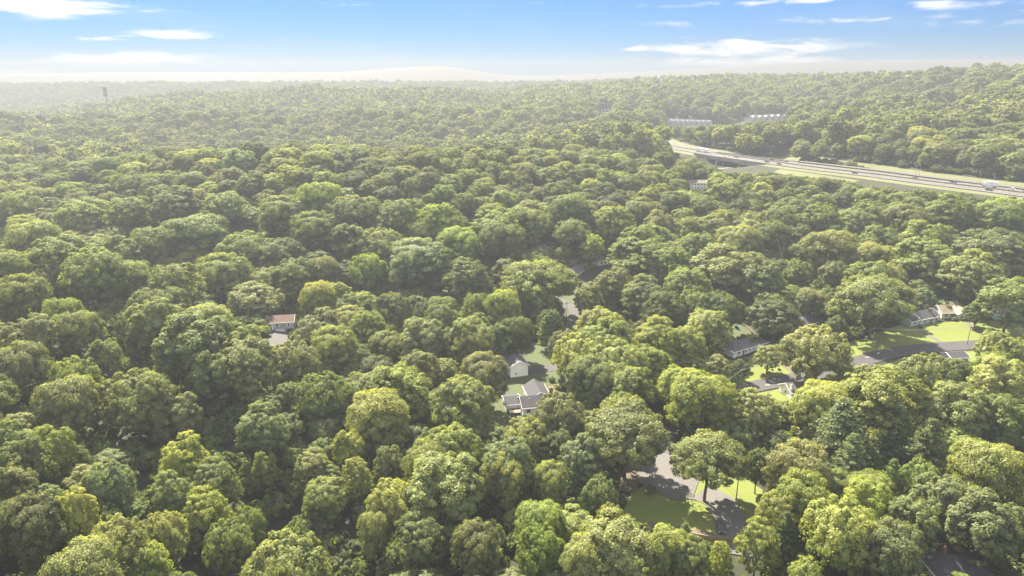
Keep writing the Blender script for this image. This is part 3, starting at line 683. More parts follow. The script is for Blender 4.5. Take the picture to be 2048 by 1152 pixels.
# the rest: one object each for wood and undergrowth, instanced by geometry nodes
def gn_scatter(name, protos, P, I, ROT, SC, kind='stuff'):
    colp = bpy.data.collections.new(name + '_kinds')
    for k, me in enumerate(protos):
        o = bpy.data.objects.new(f'{name}_kind_{k:02d}', me); colp.objects.link(o)
    me = bpy.data.meshes.new(name); me.vertices.add(len(P)); me.vertices.foreach_set('co', np.asarray(P, np.float32).ravel())
    for an, ty_, dat, key in (('idx', 'INT', np.asarray(I, np.int32), 'value'), ('rot', 'FLOAT_VECTOR', np.asarray(ROT, np.float32).ravel(), 'vector'), ('scl', 'FLOAT_VECTOR', np.asarray(SC, np.float32).ravel(), 'vector')):
        a = me.attributes.new(an, ty_, 'POINT'); a.data.foreach_set(key, dat)
    o = link_mesh(name, me); tag(o, kind=kind)
    ng = bpy.data.node_groups.new(name + '_scatter', 'GeometryNodeTree')
    ng.interface.new_socket('Geometry', in_out='INPUT', socket_type='NodeSocketGeometry'); ng.interface.new_socket('Geometry', in_out='OUTPUT', socket_type='NodeSocketGeometry')
    gi = ng.nodes.new('NodeGroupInput'); go = ng.nodes.new('NodeGroupOutput'); ip = ng.nodes.new('GeometryNodeInstanceOnPoints'); ci = ng.nodes.new('GeometryNodeCollectionInfo')
    ci.inputs['Collection'].default_value = colp; ci.inputs['Separate Children'].default_value = True; ci.inputs['Reset Children'].default_value = True
    L = ng.links.new; L(gi.outputs[0], ip.inputs['Points']); L(ci.outputs[0], ip.inputs['Instance']); ip.inputs['Pick Instance'].default_value = True
    def na(nm, dt):
        n = ng.nodes.new('GeometryNodeInputNamedAttribute'); n.data_type = dt; n.inputs['Name'].default_value = nm; return n.outputs[0]
    L(na('idx', 'INT'), ip.inputs['Instance Index'])
    er = ng.nodes.new('FunctionNodeEulerToRotation'); L(na('rot', 'FLOAT_VECTOR'), er.inputs[0]); L(er.outputs[0], ip.inputs['Rotation'])
    L(na('scl', 'FLOAT_VECTOR'), ip.inputs['Scale']); L(ip.outputs[0], go.inputs[0])
    md = o.modifiers.new('scatter', 'NODES'); md.node_group = ng
    return o
def with_trunk(name, V, t, m, tb):
    me = leaf_mesh(name, V, t, m); o = me
    return o
protos = []; pk = {}
for kd in ('loneoak', 'oak', 'oak2', 'maple', 'maple2', 'ash', 'round'):
    for tone in 'gdoyb': pk[(kd, tone)] = len(protos); protos.append(crown_mesh(kd, tone))
pk.update({('pine', t): len(protos) for t in 'gdoyb'}); protos.append(crown_mesh('pine', 'b'))
mid0 = len(protos); mids = []
for s in (dict(Rr=7.5, Ht=18, base=4, nl=20, ncl=8, nlf=26, leaf=.85), dict(Rr=8, Ht=17, base=3, nl=22, ncl=7, nlf=26, leaf=.85), dict(Rr=6.5, Ht=19, base=4, nl=20, ncl=7, nlf=26, leaf=.8), dict(Rr=7, Ht=16, base=3, nl=18, ncl=8, nlf=26, leaf=.8)):
    V, t, lb = crown(**s)
    for tone in 'gdoy': protos.append(leaf_mesh('crown', V, t, LEAF[tone]))
nmid = len(protos) - mid0
far0 = len(protos)
for s in (dict(Rr=7.5, Ht=16, base=2, nl=9, ncl=5, nlf=11, leaf=2.0), dict(Rr=8, Ht=15, base=2, nl=10, ncl=5, nlf=10, leaf=2.1), dict(Rr=7, Ht=17, base=2, nl=9, ncl=5, nlf=10, leaf=1.9)):
    V, t, lb = crown(**s)
    for tone in 'gdo': protos.append(leaf_mesh('crown', V, t, LEAF[tone]))
nfar = len(protos) - far0
P, I, RO, SC = [], [], [], []
for i in REST:
    x, y, Rr, h, kd, tone, hero, g = TREES[i]; R0, H0 = KIND[kd][3], KIND[kd][4]
    P.append((x, y, g)); I.append(pk[(kd, tone)]); RO.append((0, 0, rnd.uniform(0, 6.28))); SC.append((Rr/R0, Rr/R0, h/H0))
def belt(y0, y1, st, i0, n, smin, smax, wts):
    yy = y0
    while yy < y1:
        s_ = st * (1 + (yy - y0)/(y1 - y0) * .35); nx = int((yy * .80 + 60) * 2 / s_)
        X = (np.arange(nx) - nx/2) * s_ + rng.uniform(-.42, .42, nx) * s_; Y = yy + rng.uniform(-.42, .42, nx) * s_
        cdn = clear_dist(X, Y) if yy < 1300 else np.full(nx, 99.); Z = T(X, Y)
        clump = .5 + .5*np.sin(X*.013 + 2*np.sin(Y*.009)) * np.sin(Y*.016 + 1.7*np.sin(X*.012))
        for k in range(nx):
            if cdn[k] < 5: continue
            sc = rng.uniform(smin, smax) * (1 + .12*(clump[k]-.5)); h = sc * rng.uniform(.85, 1.2)
            if yy < 1700:
                h2, R2 = fit_height(X[k], Y[k], 7.5*sc, 17*h)
                if not h2: continue
                sc, h = R2/7.5, h2/17
            c = rng.random(); tn = 0
            for tn, wv_ in enumerate(wts):
                if c < wv_: break
            nt_ = len(wts); shp = rng.integers(n // nt_)
            P.append((X[k], Y[k], Z[k])); I.append(i0 + shp*nt_ + tn); RO.append((0, 0, rng.uniform(0, 6.28))); SC.append((sc, sc*rng.uniform(.9, 1.1), h))
        yy += s_
belt(640, 1300, 11.5, mid0, nmid, .9, 1.5, (.4, .62, .8, 1.0))
belt(1300, 2950, 15, far0, nfar, 1.1, 1.7, (.45, .75, 1.0))
gn_scatter('forest', protos, P, I, RO, SC)
print('trees', len(TREES), 'instances', len(P))
# undergrowth of shrubs below the crowns
ups = []
for s in (dict(Rr=2.4, Ht=3.6, base=.0, nl=8, ncl=7, nlf=26, leaf=.5), dict(Rr=2.8, Ht=3.0, base=.0, nl=9, ncl=6, nlf=26, leaf=.55)):
    V, t, lb = crown(**s)
    for tone in 'gd': ups.append(leaf_mesh('shrub', V, t, LEAF[tone]))
n = 37000; Y = 95 + np.concatenate([350 * np.sqrt(rng.random(20000)), 300 + 260 * rng.random(6000), 300 + 600 * rng.random(11000)]); X = (rng.random(n)*2 - 1) * (Y*.95 + 30)
cd_ = clear_dist(X, Y); ok = (cd_ > 3.0) & ((np.arange(n) < 26000) | (cd_ < 16)); X, Y = X[ok], Y[ok]; Z = T(X, Y); P, I, RO, SC = [], [], [], []
cany_ = dist_line(X, Y, canyon)
for k in range(len(X)):
    if cany_[k] < 12 and rng.random() < .75: continue
    s = rng.uniform(.7, 1.6); u, v, d = proj(X[k], Y[k], Z[k] + 3*s)
    if any(Y[k] < keepD(D, u) + 4 and inpoly(np.array([u]), np.array([v]), poly)[0] for poly, D in KEEP): continue
    P.append((X[k], Y[k], Z[k]-.2)); I.append(rng.integers(4) if rng.random() < .4 else 1 + 2*rng.integers(2)); RO.append((0, 0, rng.uniform(0, 6.28))); SC.append((s, s, s*rng.uniform(.8, 1.3)))
gn_scatter('undergrowth', ups, P, I, RO, SC)
SHR = ups

# ------------------------------------------------------------------ houses
def frame_pts(p1, p2):
    a = hit(*p1); b = plane_pt(*p2, a.z); d = b - a; return Vector((a.x, a.y, min(a.z, Tz(b.x, b.y)))), math.atan2(d.y, d.x), math.hypot(d.x, d.y)
class House:
    def __init__(s, label, cat, p1, p2, wall, roof, name='house', zoff=0.0):
        loc, rz, s.L = frame_pts(p1, p2); loc.z += zoff
        s.root = empty(name, loc, rz, label, cat); s.wm, s.rm = wall, roof; s.w = MB(); s.r = MB(); s.t = MB(); s.f = MB(); s.wins = []
    def wing(s, x0, x1, y0, y1, h, rh, axis='x', z0=0.0, ov=.45, th=.22, trim=True):
        w, r = s.w, s.r; s.f.box(x0-.05, x1+.05, y0-.05, y1+.05, -1.5, .35 + z0)
        H = z0 + h; xm, ym = (x0+x1)/2, (y0+y1)/2
        if axis == 'x':
            w.add([(x0,y0,.3),(x1,y0,.3),(x1,y1,.3),(x0,y1,.3),(x0,y0,H),(x1,y0,H),(x1,y1,H),(x0,y1,H),(x0,ym,H+rh),(x1,ym,H+rh)],
                  [(0,1,5,4),(2,3,7,6),(1,2,6,9,5),(3,0,4,8,7),(4,5,9,8),(6,7,8,9)])
            k = rh/((y1-y0)/2); e = th + .03
            r.slab([(x0-ov, y0-ov, H-ov*k+e), (x1+ov, y0-ov, H-ov*k+e), (x1+ov, ym, H+rh+e), (x0-ov, ym, H+rh+e)], th)
            r.slab([(x0-ov, ym, H+rh+e), (x1+ov, ym, H+rh+e), (x1+ov, y1+ov, H-ov*k+e), (x0-ov, y1+ov, H-ov*k+e)], th)
            if trim:
                s.t.box(x0-ov, x1+ov, y0-ov-.08, y0-ov-.005, H-ov*k-.12, H-ov*k+e)
                for xx in (x0-ov-.1, x1+ov+.005):
                    for ya, yb in ((y0-ov, ym), (y1+ov, ym)):
                        s.t.add([(xx,ya,H-ov*k-.1),(xx+.09,ya,H-ov*k-.1),(xx+.09,yb,H+rh-.1),(xx,yb,H+rh-.1),(xx,ya,H-ov*k+e+.02),(xx+.09,ya,H-ov*k+e+.02),(xx+.09,yb,H+rh+e+.02),(xx,yb,H+rh+e+.02)],
                                [(0,3,2,1),(4,5,6,7),(0,1,5,4),(1,2,6,5),(2,3,7,6),(3,0,4,7)])
        elif axis == 'y':
            w.add([(x0,y0,.3),(x1,y0,.3),(x1,y1,.3),(x0,y1,.3),(x0,y0,H),(x1,y0,H),(x1,y1,H),(x0,y1,H),(xm,y0,H+rh),(xm,y1,H+rh)],
                  [(0,1,5,8,4),(2,3,7,9,6),(1,2,6,5),(3,0,4,7),(4,8,9,7),(5,6,9,8)])
            k = rh/((x1-x0)/2); e = th + .03
            r.slab([(x0-ov, y1+ov, H-ov*k+e), (x0-ov, y0-ov, H-ov*k+e), (xm, y0-ov, H+rh+e), (xm, y1+ov, H+rh+e)], th)
            r.slab([(xm, y1+ov, H+rh+e), (xm, y0-ov, H+rh+e), (x1+ov, y0-ov, H-ov*k+e), (x1+ov, y1+ov, H-ov*k+e)], th)
            if trim:
                for xa, xb in ((x0-ov, xm), (x1+ov, xm)):
                    for yy in (y0-ov-.1,):
                        s.t.add([(xa,yy,H-ov*k-.1),(xa,yy+.09,H-ov*k-.1),(xb,yy+.09,H+rh-.1),(xb,yy,H+rh-.1),(xa,yy,H-ov*k+e+.02),(xa,yy+.09,H-ov*k+e+.02),(xb,yy+.09,H+rh+e+.02),(xb,yy,H+rh+e+.02)],
                                [(0,3,2,1),(4,5,6,7),(0,1,5,4),(1,2,6,5),(2,3,7,6),(3,0,4,7)])
                for xx in (x0-ov-.08, x1+ov+.005): s.t.box(xx, xx+.075, y0-ov, y1+ov, H-ov*k-.1, H-ov*k+e)
        else:                                                   # hip
            w.box(x0, x1, y0, y1, .3, H); q = min(x1-x0, y1-y0)/2; e = th
            a, b_, c, d = (x0-ov, y0-ov, H-.15+e), (x1+ov, y0-ov, H-.15+e), (x1+ov, y1+ov, H-.15+e), (x0-ov, y1+ov, H-.15+e)
            if x1-x0 > y1-y0: m1, m2 = (x0+q, ym, H+rh+e), (x1-q, ym, H+rh+e); fs = [(a,b_,m2,m1),(b_,c,m2),(c,d,m1,m2),(d,a,m1)]
            else: m1, m2 = (xm, y0+q, H+rh+e), (xm, y1-q, H+rh+e); fs = [(a,b_,m1),(b_,c,m2,m1),(c,d,m2),(d,a,m1,m2)]
            for f_ in fs: r.slab(f_, th)
            if trim:
                s.t.box(x0-ov-.1, x1+ov+.1, y0-ov-.1, y0-ov-.005, H-.25, H+.1)
                s.t.box(x0-ov-.1, x0-ov-.005, y0-ov, y1+ov, H-.25, H+.1)
    def part(s, name, side, at, a, z, w_, h_, m, fw=.1, child=None, cm=None, d=.08):
        """panel on a wall: side f/l/r, plane coordinate 'at', start along it a, sill z"""
        def bx(mb, a0, a1, z0, z1, p0, p1):
            if side == 'f': mb.box(a0, a1, at-p1, at-p0, z0, z1)
            elif side == 'l': mb.box(at-p1, at-p0, a0, a1, z0, z1)
            else: mb.box(at+p0, at+p1, a0, a1, z0, z1)
        b = MB(); bx(b, a, a+w_, z, z+h_, .004, d)
        o = b.build(name, m, s.root)
        if child:
            c = MB(); bx(c, a+fw, a+w_-fw, z+fw, z+h_-fw, d, d+.02); c.build(child, cm or GLASS, o)
        return o
    def window(s, side, at, a, z, w_=1.1, h_=1.3): s.part('window', side, at, a, z, w_, h_, TRIM, .13, 'pane')
    def shutter(s, side, at, a, z, h_=1.3, m=None): s.part('shutter', side, at, a, z, .35, h_, m or TRIM)
    def door(s, side, at, a, m=None, z=.3):
        s.part('door', side, at, a, z, 1.0, 2.1, m or BRICKM)
    def garage(s, side, at, a, w_=2.6, m=None, z=.1): s.part('garage_door', side, at, a, z, w_, 2.15, m or TRIM)
    def chimney(s, x, y, z0, z1, m=None, q=.45):
        b = MB(); b.box(x-q, x+q, y-q, y+q, z0, z1); b.box(x-q-.08, x+q+.08, y-q-.08, y+q+.08, z1+.002, z1+.15); b.box(x-.18, x+.18, y-.18, y+.18, z1+.152, z1+.45); b.build('chimney', m or BRICKM, s.root)
    def done(s):
        s.w.build('wall', s.wm, s.root); s.r.build('roof', s.rm, s.root); s.f.build('foundation', FOUND, s.root)
        if s.t.v: s.t.build('trim', TRIM, s.root)
        return s.root

# raised ranch with red roof
h = House('grey two storey house with red roof and garage doors in the wood', 'house', (536, 661), (588, 658), GREYW, RR)
L = h.L; h.wing(0, L, 0, 8, 5.4, 2.0, 'x')
for a in (L*.32, L*.76): h.window('f', 0, a, 3.5, 1.1, 1.4); h.shutter('f', 0, a-.42, 3.5, 1.4); h.shutter('f', 0, a+1.17, 3.5, 1.4)
h.garage('f', 0, L*.30, 3.6); h.garage('f', 0, L*.70, 3.0, GLASS); h.door('f', 0, L*.14, TRIM, z=3.2); h.window('r', L, 3, 3.4)
b = MB(); b.box(-.4, 2.6, -2.0, -.1, 2.9, 3.1); b.box(-.3, -.2, -1.9, -1.8, 0, 3); b.box(2.4, 2.5, -1.9, -1.8, 0, 3); b.box(-.4, 2.6, -2.0, -1.95, 3.7, 3.8); b.build('balcony', TRIM, h.root); h.done()
# split level with white gable
h = House('white split level house with blank gable end and dark purple grey roof', 'house', (1021, 757), (1056, 752), WHITE, RD)
L = h.L; h.wing(0, L, 0, 9.5, 5.0, 1.9, 'y'); h.wing(-7.5, L-.5, 9.6, 18, 5.6, 2.2, 'x')
h.part('window', 'f', 0, 1.9, 1.3, .9, .8, TRIM, .1, 'pane'); h.window('l', -7.5, 12.2, 3.4, 1.2, 1.3); h.window('f', 9.6, -5.5, 3.3, 1.5, 1.2); h.window('r', L, 3.2, 3.1, 1.6, 1.2); h.garage('r', L, 5.8, 2.6)
h.chimney(L*.2, 14.2, 7, 9.0, q=.3); b = MB(); b.tube([(-2.5, 12.3, 7.2), (-2.5, 12.3, 7.9)], .16, 8); b.build('roof_vent', TRIM, h.root); h.done()
# sprawling house with brick chimney
h = House('grey roofed house of crossing gables with porch and brick chimney on the shaded lawn', 'house', (1046, 832), (1108, 826), WHITE, RG)
L = h.L; h.wing(0, L, 0, 8.5, 3.1, 2.3, 'x'); h.wing(4, 11.5, 6, 17, 3.3, 2.4, 'y'); h.wing(-5.2, .1, 4.5, 12, 2.6, 1.3, 'x')
h.window('f', 0, 1.2, 1.1, 1.6, 1.3); h.window('f', 0, 4.6, 1.1, 1.6, 1.3); h.window('f', 0, 8, 1.1, 1.4, 1.3); h.door('f', 0, 6.6); h.window('l', 0, 1.3, 1.1, 1.2, 1.2); h.chimney(L+.2, 5.5, 0, 7.4, q=.6)
MB().box(-4.6, -.5, .8, 4.4, 1.0, 1.15).build('deck', WOODP, h.root); b = MB()
for x in (-4.5, -3.2, -1.9, -.6): b.box(x-.05, x+.05, .8, .9, -.5, 2.1)
b.box(-4.6, -.5, .8, .88, 2.1, 2.2); b.box(-4.6, -.5, .8, .88, 1.6, 1.66); b.build('porch_railing', TRIM, h.root)
b = MB(); b.tube([(3, 3, 4.6), (3, 3, 5.2)], .14, 8); b.build('roof_vent', METAL, h.root); h.done()
# up the lane
h = House('dark roofed house with white trimmed gable and long row of windows up the lane', 'house', (1141, 571), (1172, 548), WHITE, RD)
L = h.L; h.wing(0, L, 0, 8.5, 3.6, 2.4, 'x')
for k in range(5): h.window('f', 0, L*(.08 + .18*k), 1.1, 1.3, 1.6)
h.window('l', 0, 1.2, 1.2, 1.5, 1.5); h.window('l', 0, 5.6, 1.2, 1.5, 1.5); h.part('door', 'l', 0, 3.6, .3, 1.1, 2.1, TRIM); h.done()
h = House('small white house with grey hipped roof beyond the lane', 'house', (1186, 535), (1216, 530), WHITE, RD)
L = h.L; h.wing(L*.38, L, 0, 8, 3.4, 2.2, 'hip'); h.wing(-.5, L*.38, 1, 6.5, 2.6, 1.2, 'x'); h.window('f', 0, L*.5, 1.1, 1.3, 1.3); h.window('f', 0, L*.75, 1.1, 1.3, 1.3); h.garage('f', 1, 1, 2.6, WOODF); h.chimney(L*.5, 3, 4, 6.5, q=.35); h.done()
h = House('distant white two storey house alone above the wood near the highway', 'house', (1380, 379), (1413, 379), WHITE, RT)
L = h.L; h.wing(0, L, 0, 8, 5.4, 1.6, 'x')
for k in range(5): h.window('f', 0, L*(.07+.19*k), 3.8, 1.1, 1.2)
for k in (0, 1, 3, 4): h.window('f', 0, L*(.07+.19*k), 1.1, 1.1, 1.2)
h.door('f', 0, L*.46, GLASS); h.chimney(-.6, 4, 0, 8.2); h.done()
# ranch on the curving street
h = House('long white ranch house with dark roof behind the round shrub', 'house', (1466, 717), (1536, 696), WHITE, RD)
L = h.L; h.wing(0, L, 0, 8.5, 2.9, 2.1, 'hip')
for k, ww in ((.12, 1.5), (.33, .9), (.44, 1.0), (.55, 1.0), (.74, 2.0), (.88, 1.2)): h.window('f', 0, L*k, 1.0, ww, 1.3)
h.door('f', 0, L*.26, RD); h.garage('f', 0, .2, 1.6, TRIM); h.chimney(L*.55, 6, 3.5, 5.8, q=.3); h.done()
h = House('low house with plain grey roof between two big trees', 'house', (1606, 663), (1650, 652), CREAM, RG)
L = h.L; h.wing(0, L, 0, 9, 2.8, 2.0, 'hip')
for k in (.2, .45, .75): h.window('f', 0, L*k, 1.0, 1.3, 1.2)
h.door('f', 0, L*.62); h.chimney(L*.9, 5, 3, 5.6, q=.35); h.done()
h = House('pale blue cottage with grey stepped roof and footpath to the street', 'cottage', (1823, 655), (1877, 644), BLUEW, RG)
L = h.L; h.wing(L*.3, L, 0, 8.5, 3.0, 2.2, 'x'); h.wing(0, L*.3, .6, 6.6, 2.6, 1.5, 'x'); h.window('f', 0, L*.42, 1, 1.4, 1.4); h.window('f', 0, L*.85, 1, 1.1, 1.3); h.window('f', .6, L*.1, 1, 1.2, 1.2)
h.door('f', 0, L*.68, BRICKM); h.chimney(L*.8, 2.5, 3.5, 6.2, m=RB, q=.5); h.window('r', L, 3, 1); h.done()
h = House('cream cottage with two sunlit gables and brown roof', 'cottage', (1888, 641), (1943, 640), CREAM, RB)
L = h.L; h.wing(0, L*.42, 2, 10, 3.0, 2.3, 'x'); h.wing(L*.5, L, 0, 7, 3.0, 2.0, 'y'); h.wing(L*.2, L*.9, 7.2, 14, 3.2, 2.2, 'x')
h.window('f', 2, L*.1, 1.0, 1.3, 1.3); h.window('f', 0, L*.58, 1, 1.0, 1.2); h.window('f', 0, L*.8, 1, 1.0, 1.2); h.door('f', 2, L*.33, RB); h.window('l', 0, 5, 1.2, 1.2, 1.2); h.done()
h = House('small white shed on the slope above the cottages', 'shed', (1948, 597), (1980, 597), WHITE, RT, name='shed')
L = h.L; h.wing(0, L*.42, 0, 4, 2.2, 1.2, 'y'); h.wing(L*.42+.1, L, .6, 4.6, 2.1, .8, 'x'); h.window('f', .6, L*.6, .9, 1, .9); h.door('f', 0, L*.16, DMETAL, z=.2); h.done()
h = House('pale green house with long grey roof at the right edge', 'house', (1992, 641), (2062, 640), GREENW, RT)
L = h.L; h.wing(0, L, 0, 8.5, 2.9, 2.3, 'x')
for k in (.1, .28, .5, .7, .85): h.window('f', 0, L*k, 1, 1.3, 1.2)
h.door('f', 0, L*.4, TRIM); h.chimney(L*.3, 5, 3.5, 5.8, q=.35); h.done()
h = House('tan roofed house with white chimney mostly hidden beside the street', 'house', (1582, 800), (1625, 795), WHITE, RT)
L = h.L; h.wing(0, L, 0, 7.5, 2.8, 2.1, 'x'); h.chimney(.6, 1.2, 0, 5.4, m=TRIM, q=.45); h.window('f', 0, 2, 1); h.window('l', 0, 3, 1); h.done()
h = House('flat grey garage roof below the street bend', 'garage', (1902, 728), (1935, 726), BLUEW, RG, name='garage')
L = h.L; h.wing(0, L, 0, 6, 2.5, 1.2, 'x'); h.garage('f', 0, 1.2, 2.6); h.window('l', 0, 2, 1); h.done()
h = House('grey roofed house at the bottom right corner', 'house', (1872, 1178), (1985, 1178), WHITE, RG)
L = h.L; h.wing(0, L, 0, 9, 3.0, 2.4, 'hip'); h.window('f', 0, 2, 1); h.window('f', 0, L-4, 1); h.chimney(L*.35, 6, 3, 6.2, q=.35); h.done()

# ------------------------------------------------------------------ far buildings and towers
def apartments(p1, p2, n, label):
    a = hit(*p1); b_ = plane_pt(*p2, a.z); d = b_ - a; L = math.hypot(d.x, d.y); r = empty('apartment_block', (a.x, a.y, a.z), math.atan2(d.y, d.x), label, 'apartment block', 'apartment rows beyond the highway')
    wl = MB(); wl.box(0, L, 0, 12, -2, 9); wl.build('wall', FARW, r)
    rf = MB(); rf.slab([(-.5, -.5, 9.3), (L+.5, -.5, 9.3), (L+.5, 6, 12), (-.5, 6, 12)], .3); rf.slab([(-.5, 6, 12), (L+.5, 6, 12), (L+.5, 12.5, 9.3), (-.5, 12.5, 9.3)], .3)
    rf.build('roof', RG, r); s = L / n
    for k in range(n):
        g = MB(); x = s*(k+.5); g.add([(x-s*.3,-1.2,-1),(x+s*.3,-1.2,-1),(x+s*.3,-.01,-1),(x-s*.3,-.01,-1),(x-s*.3,-1.2,9.0),(x+s*.3,-1.2,9.0),(x+s*.3,5,9.0),(x-s*.3,5,9.0),(x,-1.2,11.6),(x,5.2,11.6)],
                                       [(0,1,5,8,4),(1,2,6,5),(3,0,4,7),(4,8,9,7),(5,6,9,8)]); g.build('gable_bay', FARW, r)
        for z in (1, 4, 6.8):
            wn = MB(); wn.box(x-s*.2, x-s*.04, -1.3, -1.21, z, z+1.5); wn.box(x+s*.04, x+s*.2, -1.3, -1.21, z, z+1.5); wn.build('window', GLASS, r)
apartments((1336, 254), (1420, 257), 8, 'long pale apartment row left of the parking lot beyond the highway')
apartments((1500, 247), (1575, 243), 6, 'long pale apartment row right of the parking lot half hidden by trees')
yt = 1660.; xt = yt*pix_dir(1319,160)[0]/pix_dir(1319,160)[1]; p = Vector((xt, yt, Tz(xt, yt))); wt = empty('water_tower', (p.x, p.y, p.z), 0, 'white cylindrical water tower standing above the wooded ridge', 'water tower')
pz = CAM_H + p.y*(pix_dir(1319, 150)[2]/pix_dir(1319, 150)[1]) - p.z
b = MB(); rr = p.y * 3.9 / FPX; b.tube([(0,0,-2), (0,0,pz-2.5), (0,0,pz-1.0), (0,0,pz)], [rr, rr, rr*.8, rr*.25], 24); b.build('tank', FARW, wt, True)
b = MB(); b.tube([(rr+.3, 0, 0), (rr+.3, 0, pz-2.5)], .2, 5); b.build('ladder', METAL, wt); b = MB(); b.tube([(0,0,pz), (0,0,pz+1.2)], .5, 8); b.build('vent_cap', FARW, wt)
# lattice mast at the left
x, y = plane_pt(219, 236, 60).x, plane_pt(219, 236, 60).y; sc = 1060 / y; x *= sc; y *= sc; gz = Tz(x, y)
top = CAM_H + y * pix_dir(219, 174)[2]/pix_dir(219, 174)[1] - gz
m_ = empty('phone_mast', (x, y, gz), .3, 'tall thin phone mast with antenna racks above the hazy wood', 'mast')
b = MB(); b.tube([(0,0,-1), (0,0,top*.5), (0,0,top)], [.95, .7, .45], 8); b.build('pole', DMETAL, m_)
for zz in (top-1.5, top-4.8, top-8.2, top-12):
    b = MB()
    for k in range(3):
        a = k*2.094; c, s_ = math.cos(a), math.sin(a); b.tube([(0,0,zz), (c*2.2, s_*2.2, zz)], .12, 5); q0 = Vector((c*2.2, s_*2.2, zz)); tt_ = Vector((-s_, c, 0))
        b.tube([q0-tt_*1.8, q0+tt_*1.8], .1, 5)
        for e_ in (-1.6, -.5, .6, 1.6):
            q = q0 + tt_*e_; b.box(q.x-.25, q.x+.25, q.y-.25, q.y+.25, zz-1.1, zz+1.1)
    b.build('antenna_rack', DMETAL, m_)
b = MB(); b.tube([(0,0,top), (0,0,top+3)], .06, 5); b.build('lightning_rod', DMETAL, m_)
def far_block(label, u1, u2, v, hpx, m=FARW, name='building', depth=20, n=6):
    a = hit(u1, v); b_ = hit(u2, v); b_ = Vector((b_.x, b_.y, a.z)); d = b_ - a; L = d.length; H_ = hpx * a.y / FPX * 1.0
    r = empty(name, a, math.atan2(d.y, d.x), label, 'building'); w_ = MB(); w_.box(0, L, 0, depth, -3, H_*.8); w_.build('wall', m, r)
    f_ = MB(); f_.slab([(-.6,-.6,H_*.8+.3),(L+.6,-.6,H_*.8+.3),(L+.6,depth/2,H_),(-.6,depth/2,H_)], .3); f_.slab([(-.6,depth/2,H_),(L+.6,depth/2,H_),(L+.6,depth+.6,H_*.8+.3),(-.6,depth+.6,H_*.8+.3)], .3); f_.build('roof', RG, r)
    for k in range(n): q = MB(); q.box(L*(k+.25)/n, L*(k+.75)/n, -.15, -.02, H_*.25, H_*.55); q.build('window', GLASS, r)
far_block('long low white warehouse glinting in the haze at far left', 98, 150, 212, 8, depth=60, n=8)
far_block('long white building on the far wooded plain near centre', 975, 1008, 178, 6, depth=40)
far_block('pale house among trees above the highway bend', 1196, 1217, 226, 10, depth=10, n=3, name='house')
far_block('small pale house high on the right hand wooded hill', 1896, 1911, 205, 8, depth=9, n=2, name='house')

# ------------------------------------------------------------------ vehicles
def wheel_mesh():
    b = MB(); b.tube([(0, -.11, 0), (0, .11, 0)], .34, 14); return b.mesh('wheel', RUBBER)
WHM = wheel_mesh(); rb_ = MB(); rb_.tube([(0, -.125, 0), (0, .125, 0)], .2, 10); RIMM = rb_.mesh('rim', METAL)
def profile(mb, pts, y0, y1, inset=0.0):
    n = len(pts); zt = max(p[1] for p in pts); zb = min(p[1] for p in pts)
    vs = [(x, y0 + inset*(z-zb)/(zt-zb+1e-6), z) for x, z in pts] + [(x, y1 - inset*(z-zb)/(zt-zb+1e-6), z) for x, z in pts]
    mb.add(vs, [tuple(range(n)), tuple(range(2*n-1, n-1, -1))] + [((i+1) % n, i, i+n, (i+1) % n + n) for i in range(n)])
def make_car(name, paint, suv=False):
    r = empty(name, (0, 0, 0)); hgt = 1.75 if suv else 1.42; b = MB()
    profile(b, [(-2.25,.28),(2.25,.28),(2.32,.55),(2.25,.78),(1.2,.95),(-1.9 if not suv else -2.2,.98),(-2.3,.75)], -.9, .9, .05); b.build('body', paint, r)
    b = MB(); tp = [(-1.75,.96),(1.05,.93),(.35,hgt-.04),(-1.15,hgt-.04)] if not suv else [(-2.15,.97),(1.1,.94),(.5,hgt-.04),(-1.95,hgt-.04)]
    profile(b, tp, -.84, .84, .16); b.build('windows', GLASS, r)
    b = MB(); x0, x1 = (tp[3][0], tp[2][0]); b.box(x0+.03, x1-.03, -.7, .7, hgt-.035, hgt); b.build('roof_panel', paint, r)
    for x in (-1.4, 1.4):
        for y in (-.82, .82):
            w_ = link_mesh('wheel', WHM, r); w_.location = (x, y, .34); link_mesh('rim', RIMM, w_)
    for y in (-.65, .65):
        b = MB(); b.box(2.27, 2.34, y-.2, y+.2, .58, .72); b.build('headlight', TRIM, r)
        b = MB(); b.box(-2.33, -2.27, y-.2, y+.2, .62, .76); b.build('tail_light', PR, r)
    return r
def place(o, x, y, z, rz): o.location = (x, y, z); o.rotation_euler = (0, 0, rz); return o
CARS = {'w': make_car('car', PW), 'k': make_car('car', PK), 's': make_car('car', PG), 'r': make_car('car', PR), 'K': make_car('suv', PK, True)}
used = set()
def get_car(k):
    if k in used: return copy_tree(CARS[k])
    used.add(k); return CARS[k]
def on_highway(u, off):
    best = min(range(1, len(HW)-1), key=lambda i: abs(proj(HW[i].x, HW[i].y, ZH)[0] - u)); p = HW[best]; q = HW[best+1]
    u0 = proj(p.x, p.y, ZH)[0]; u1 = proj(q.x, q.y, ZH)[0]; t = (u - u0)/(u1-u0) if u1 != u0 else 0
    d = (HW[best+1]-HW[best-1]).normalized(); p = p + (q-p)*max(-1, min(1, t)); s = Vector((-d.y, d.x, 0)); return p + s*off, math.atan2(d.y, d.x)
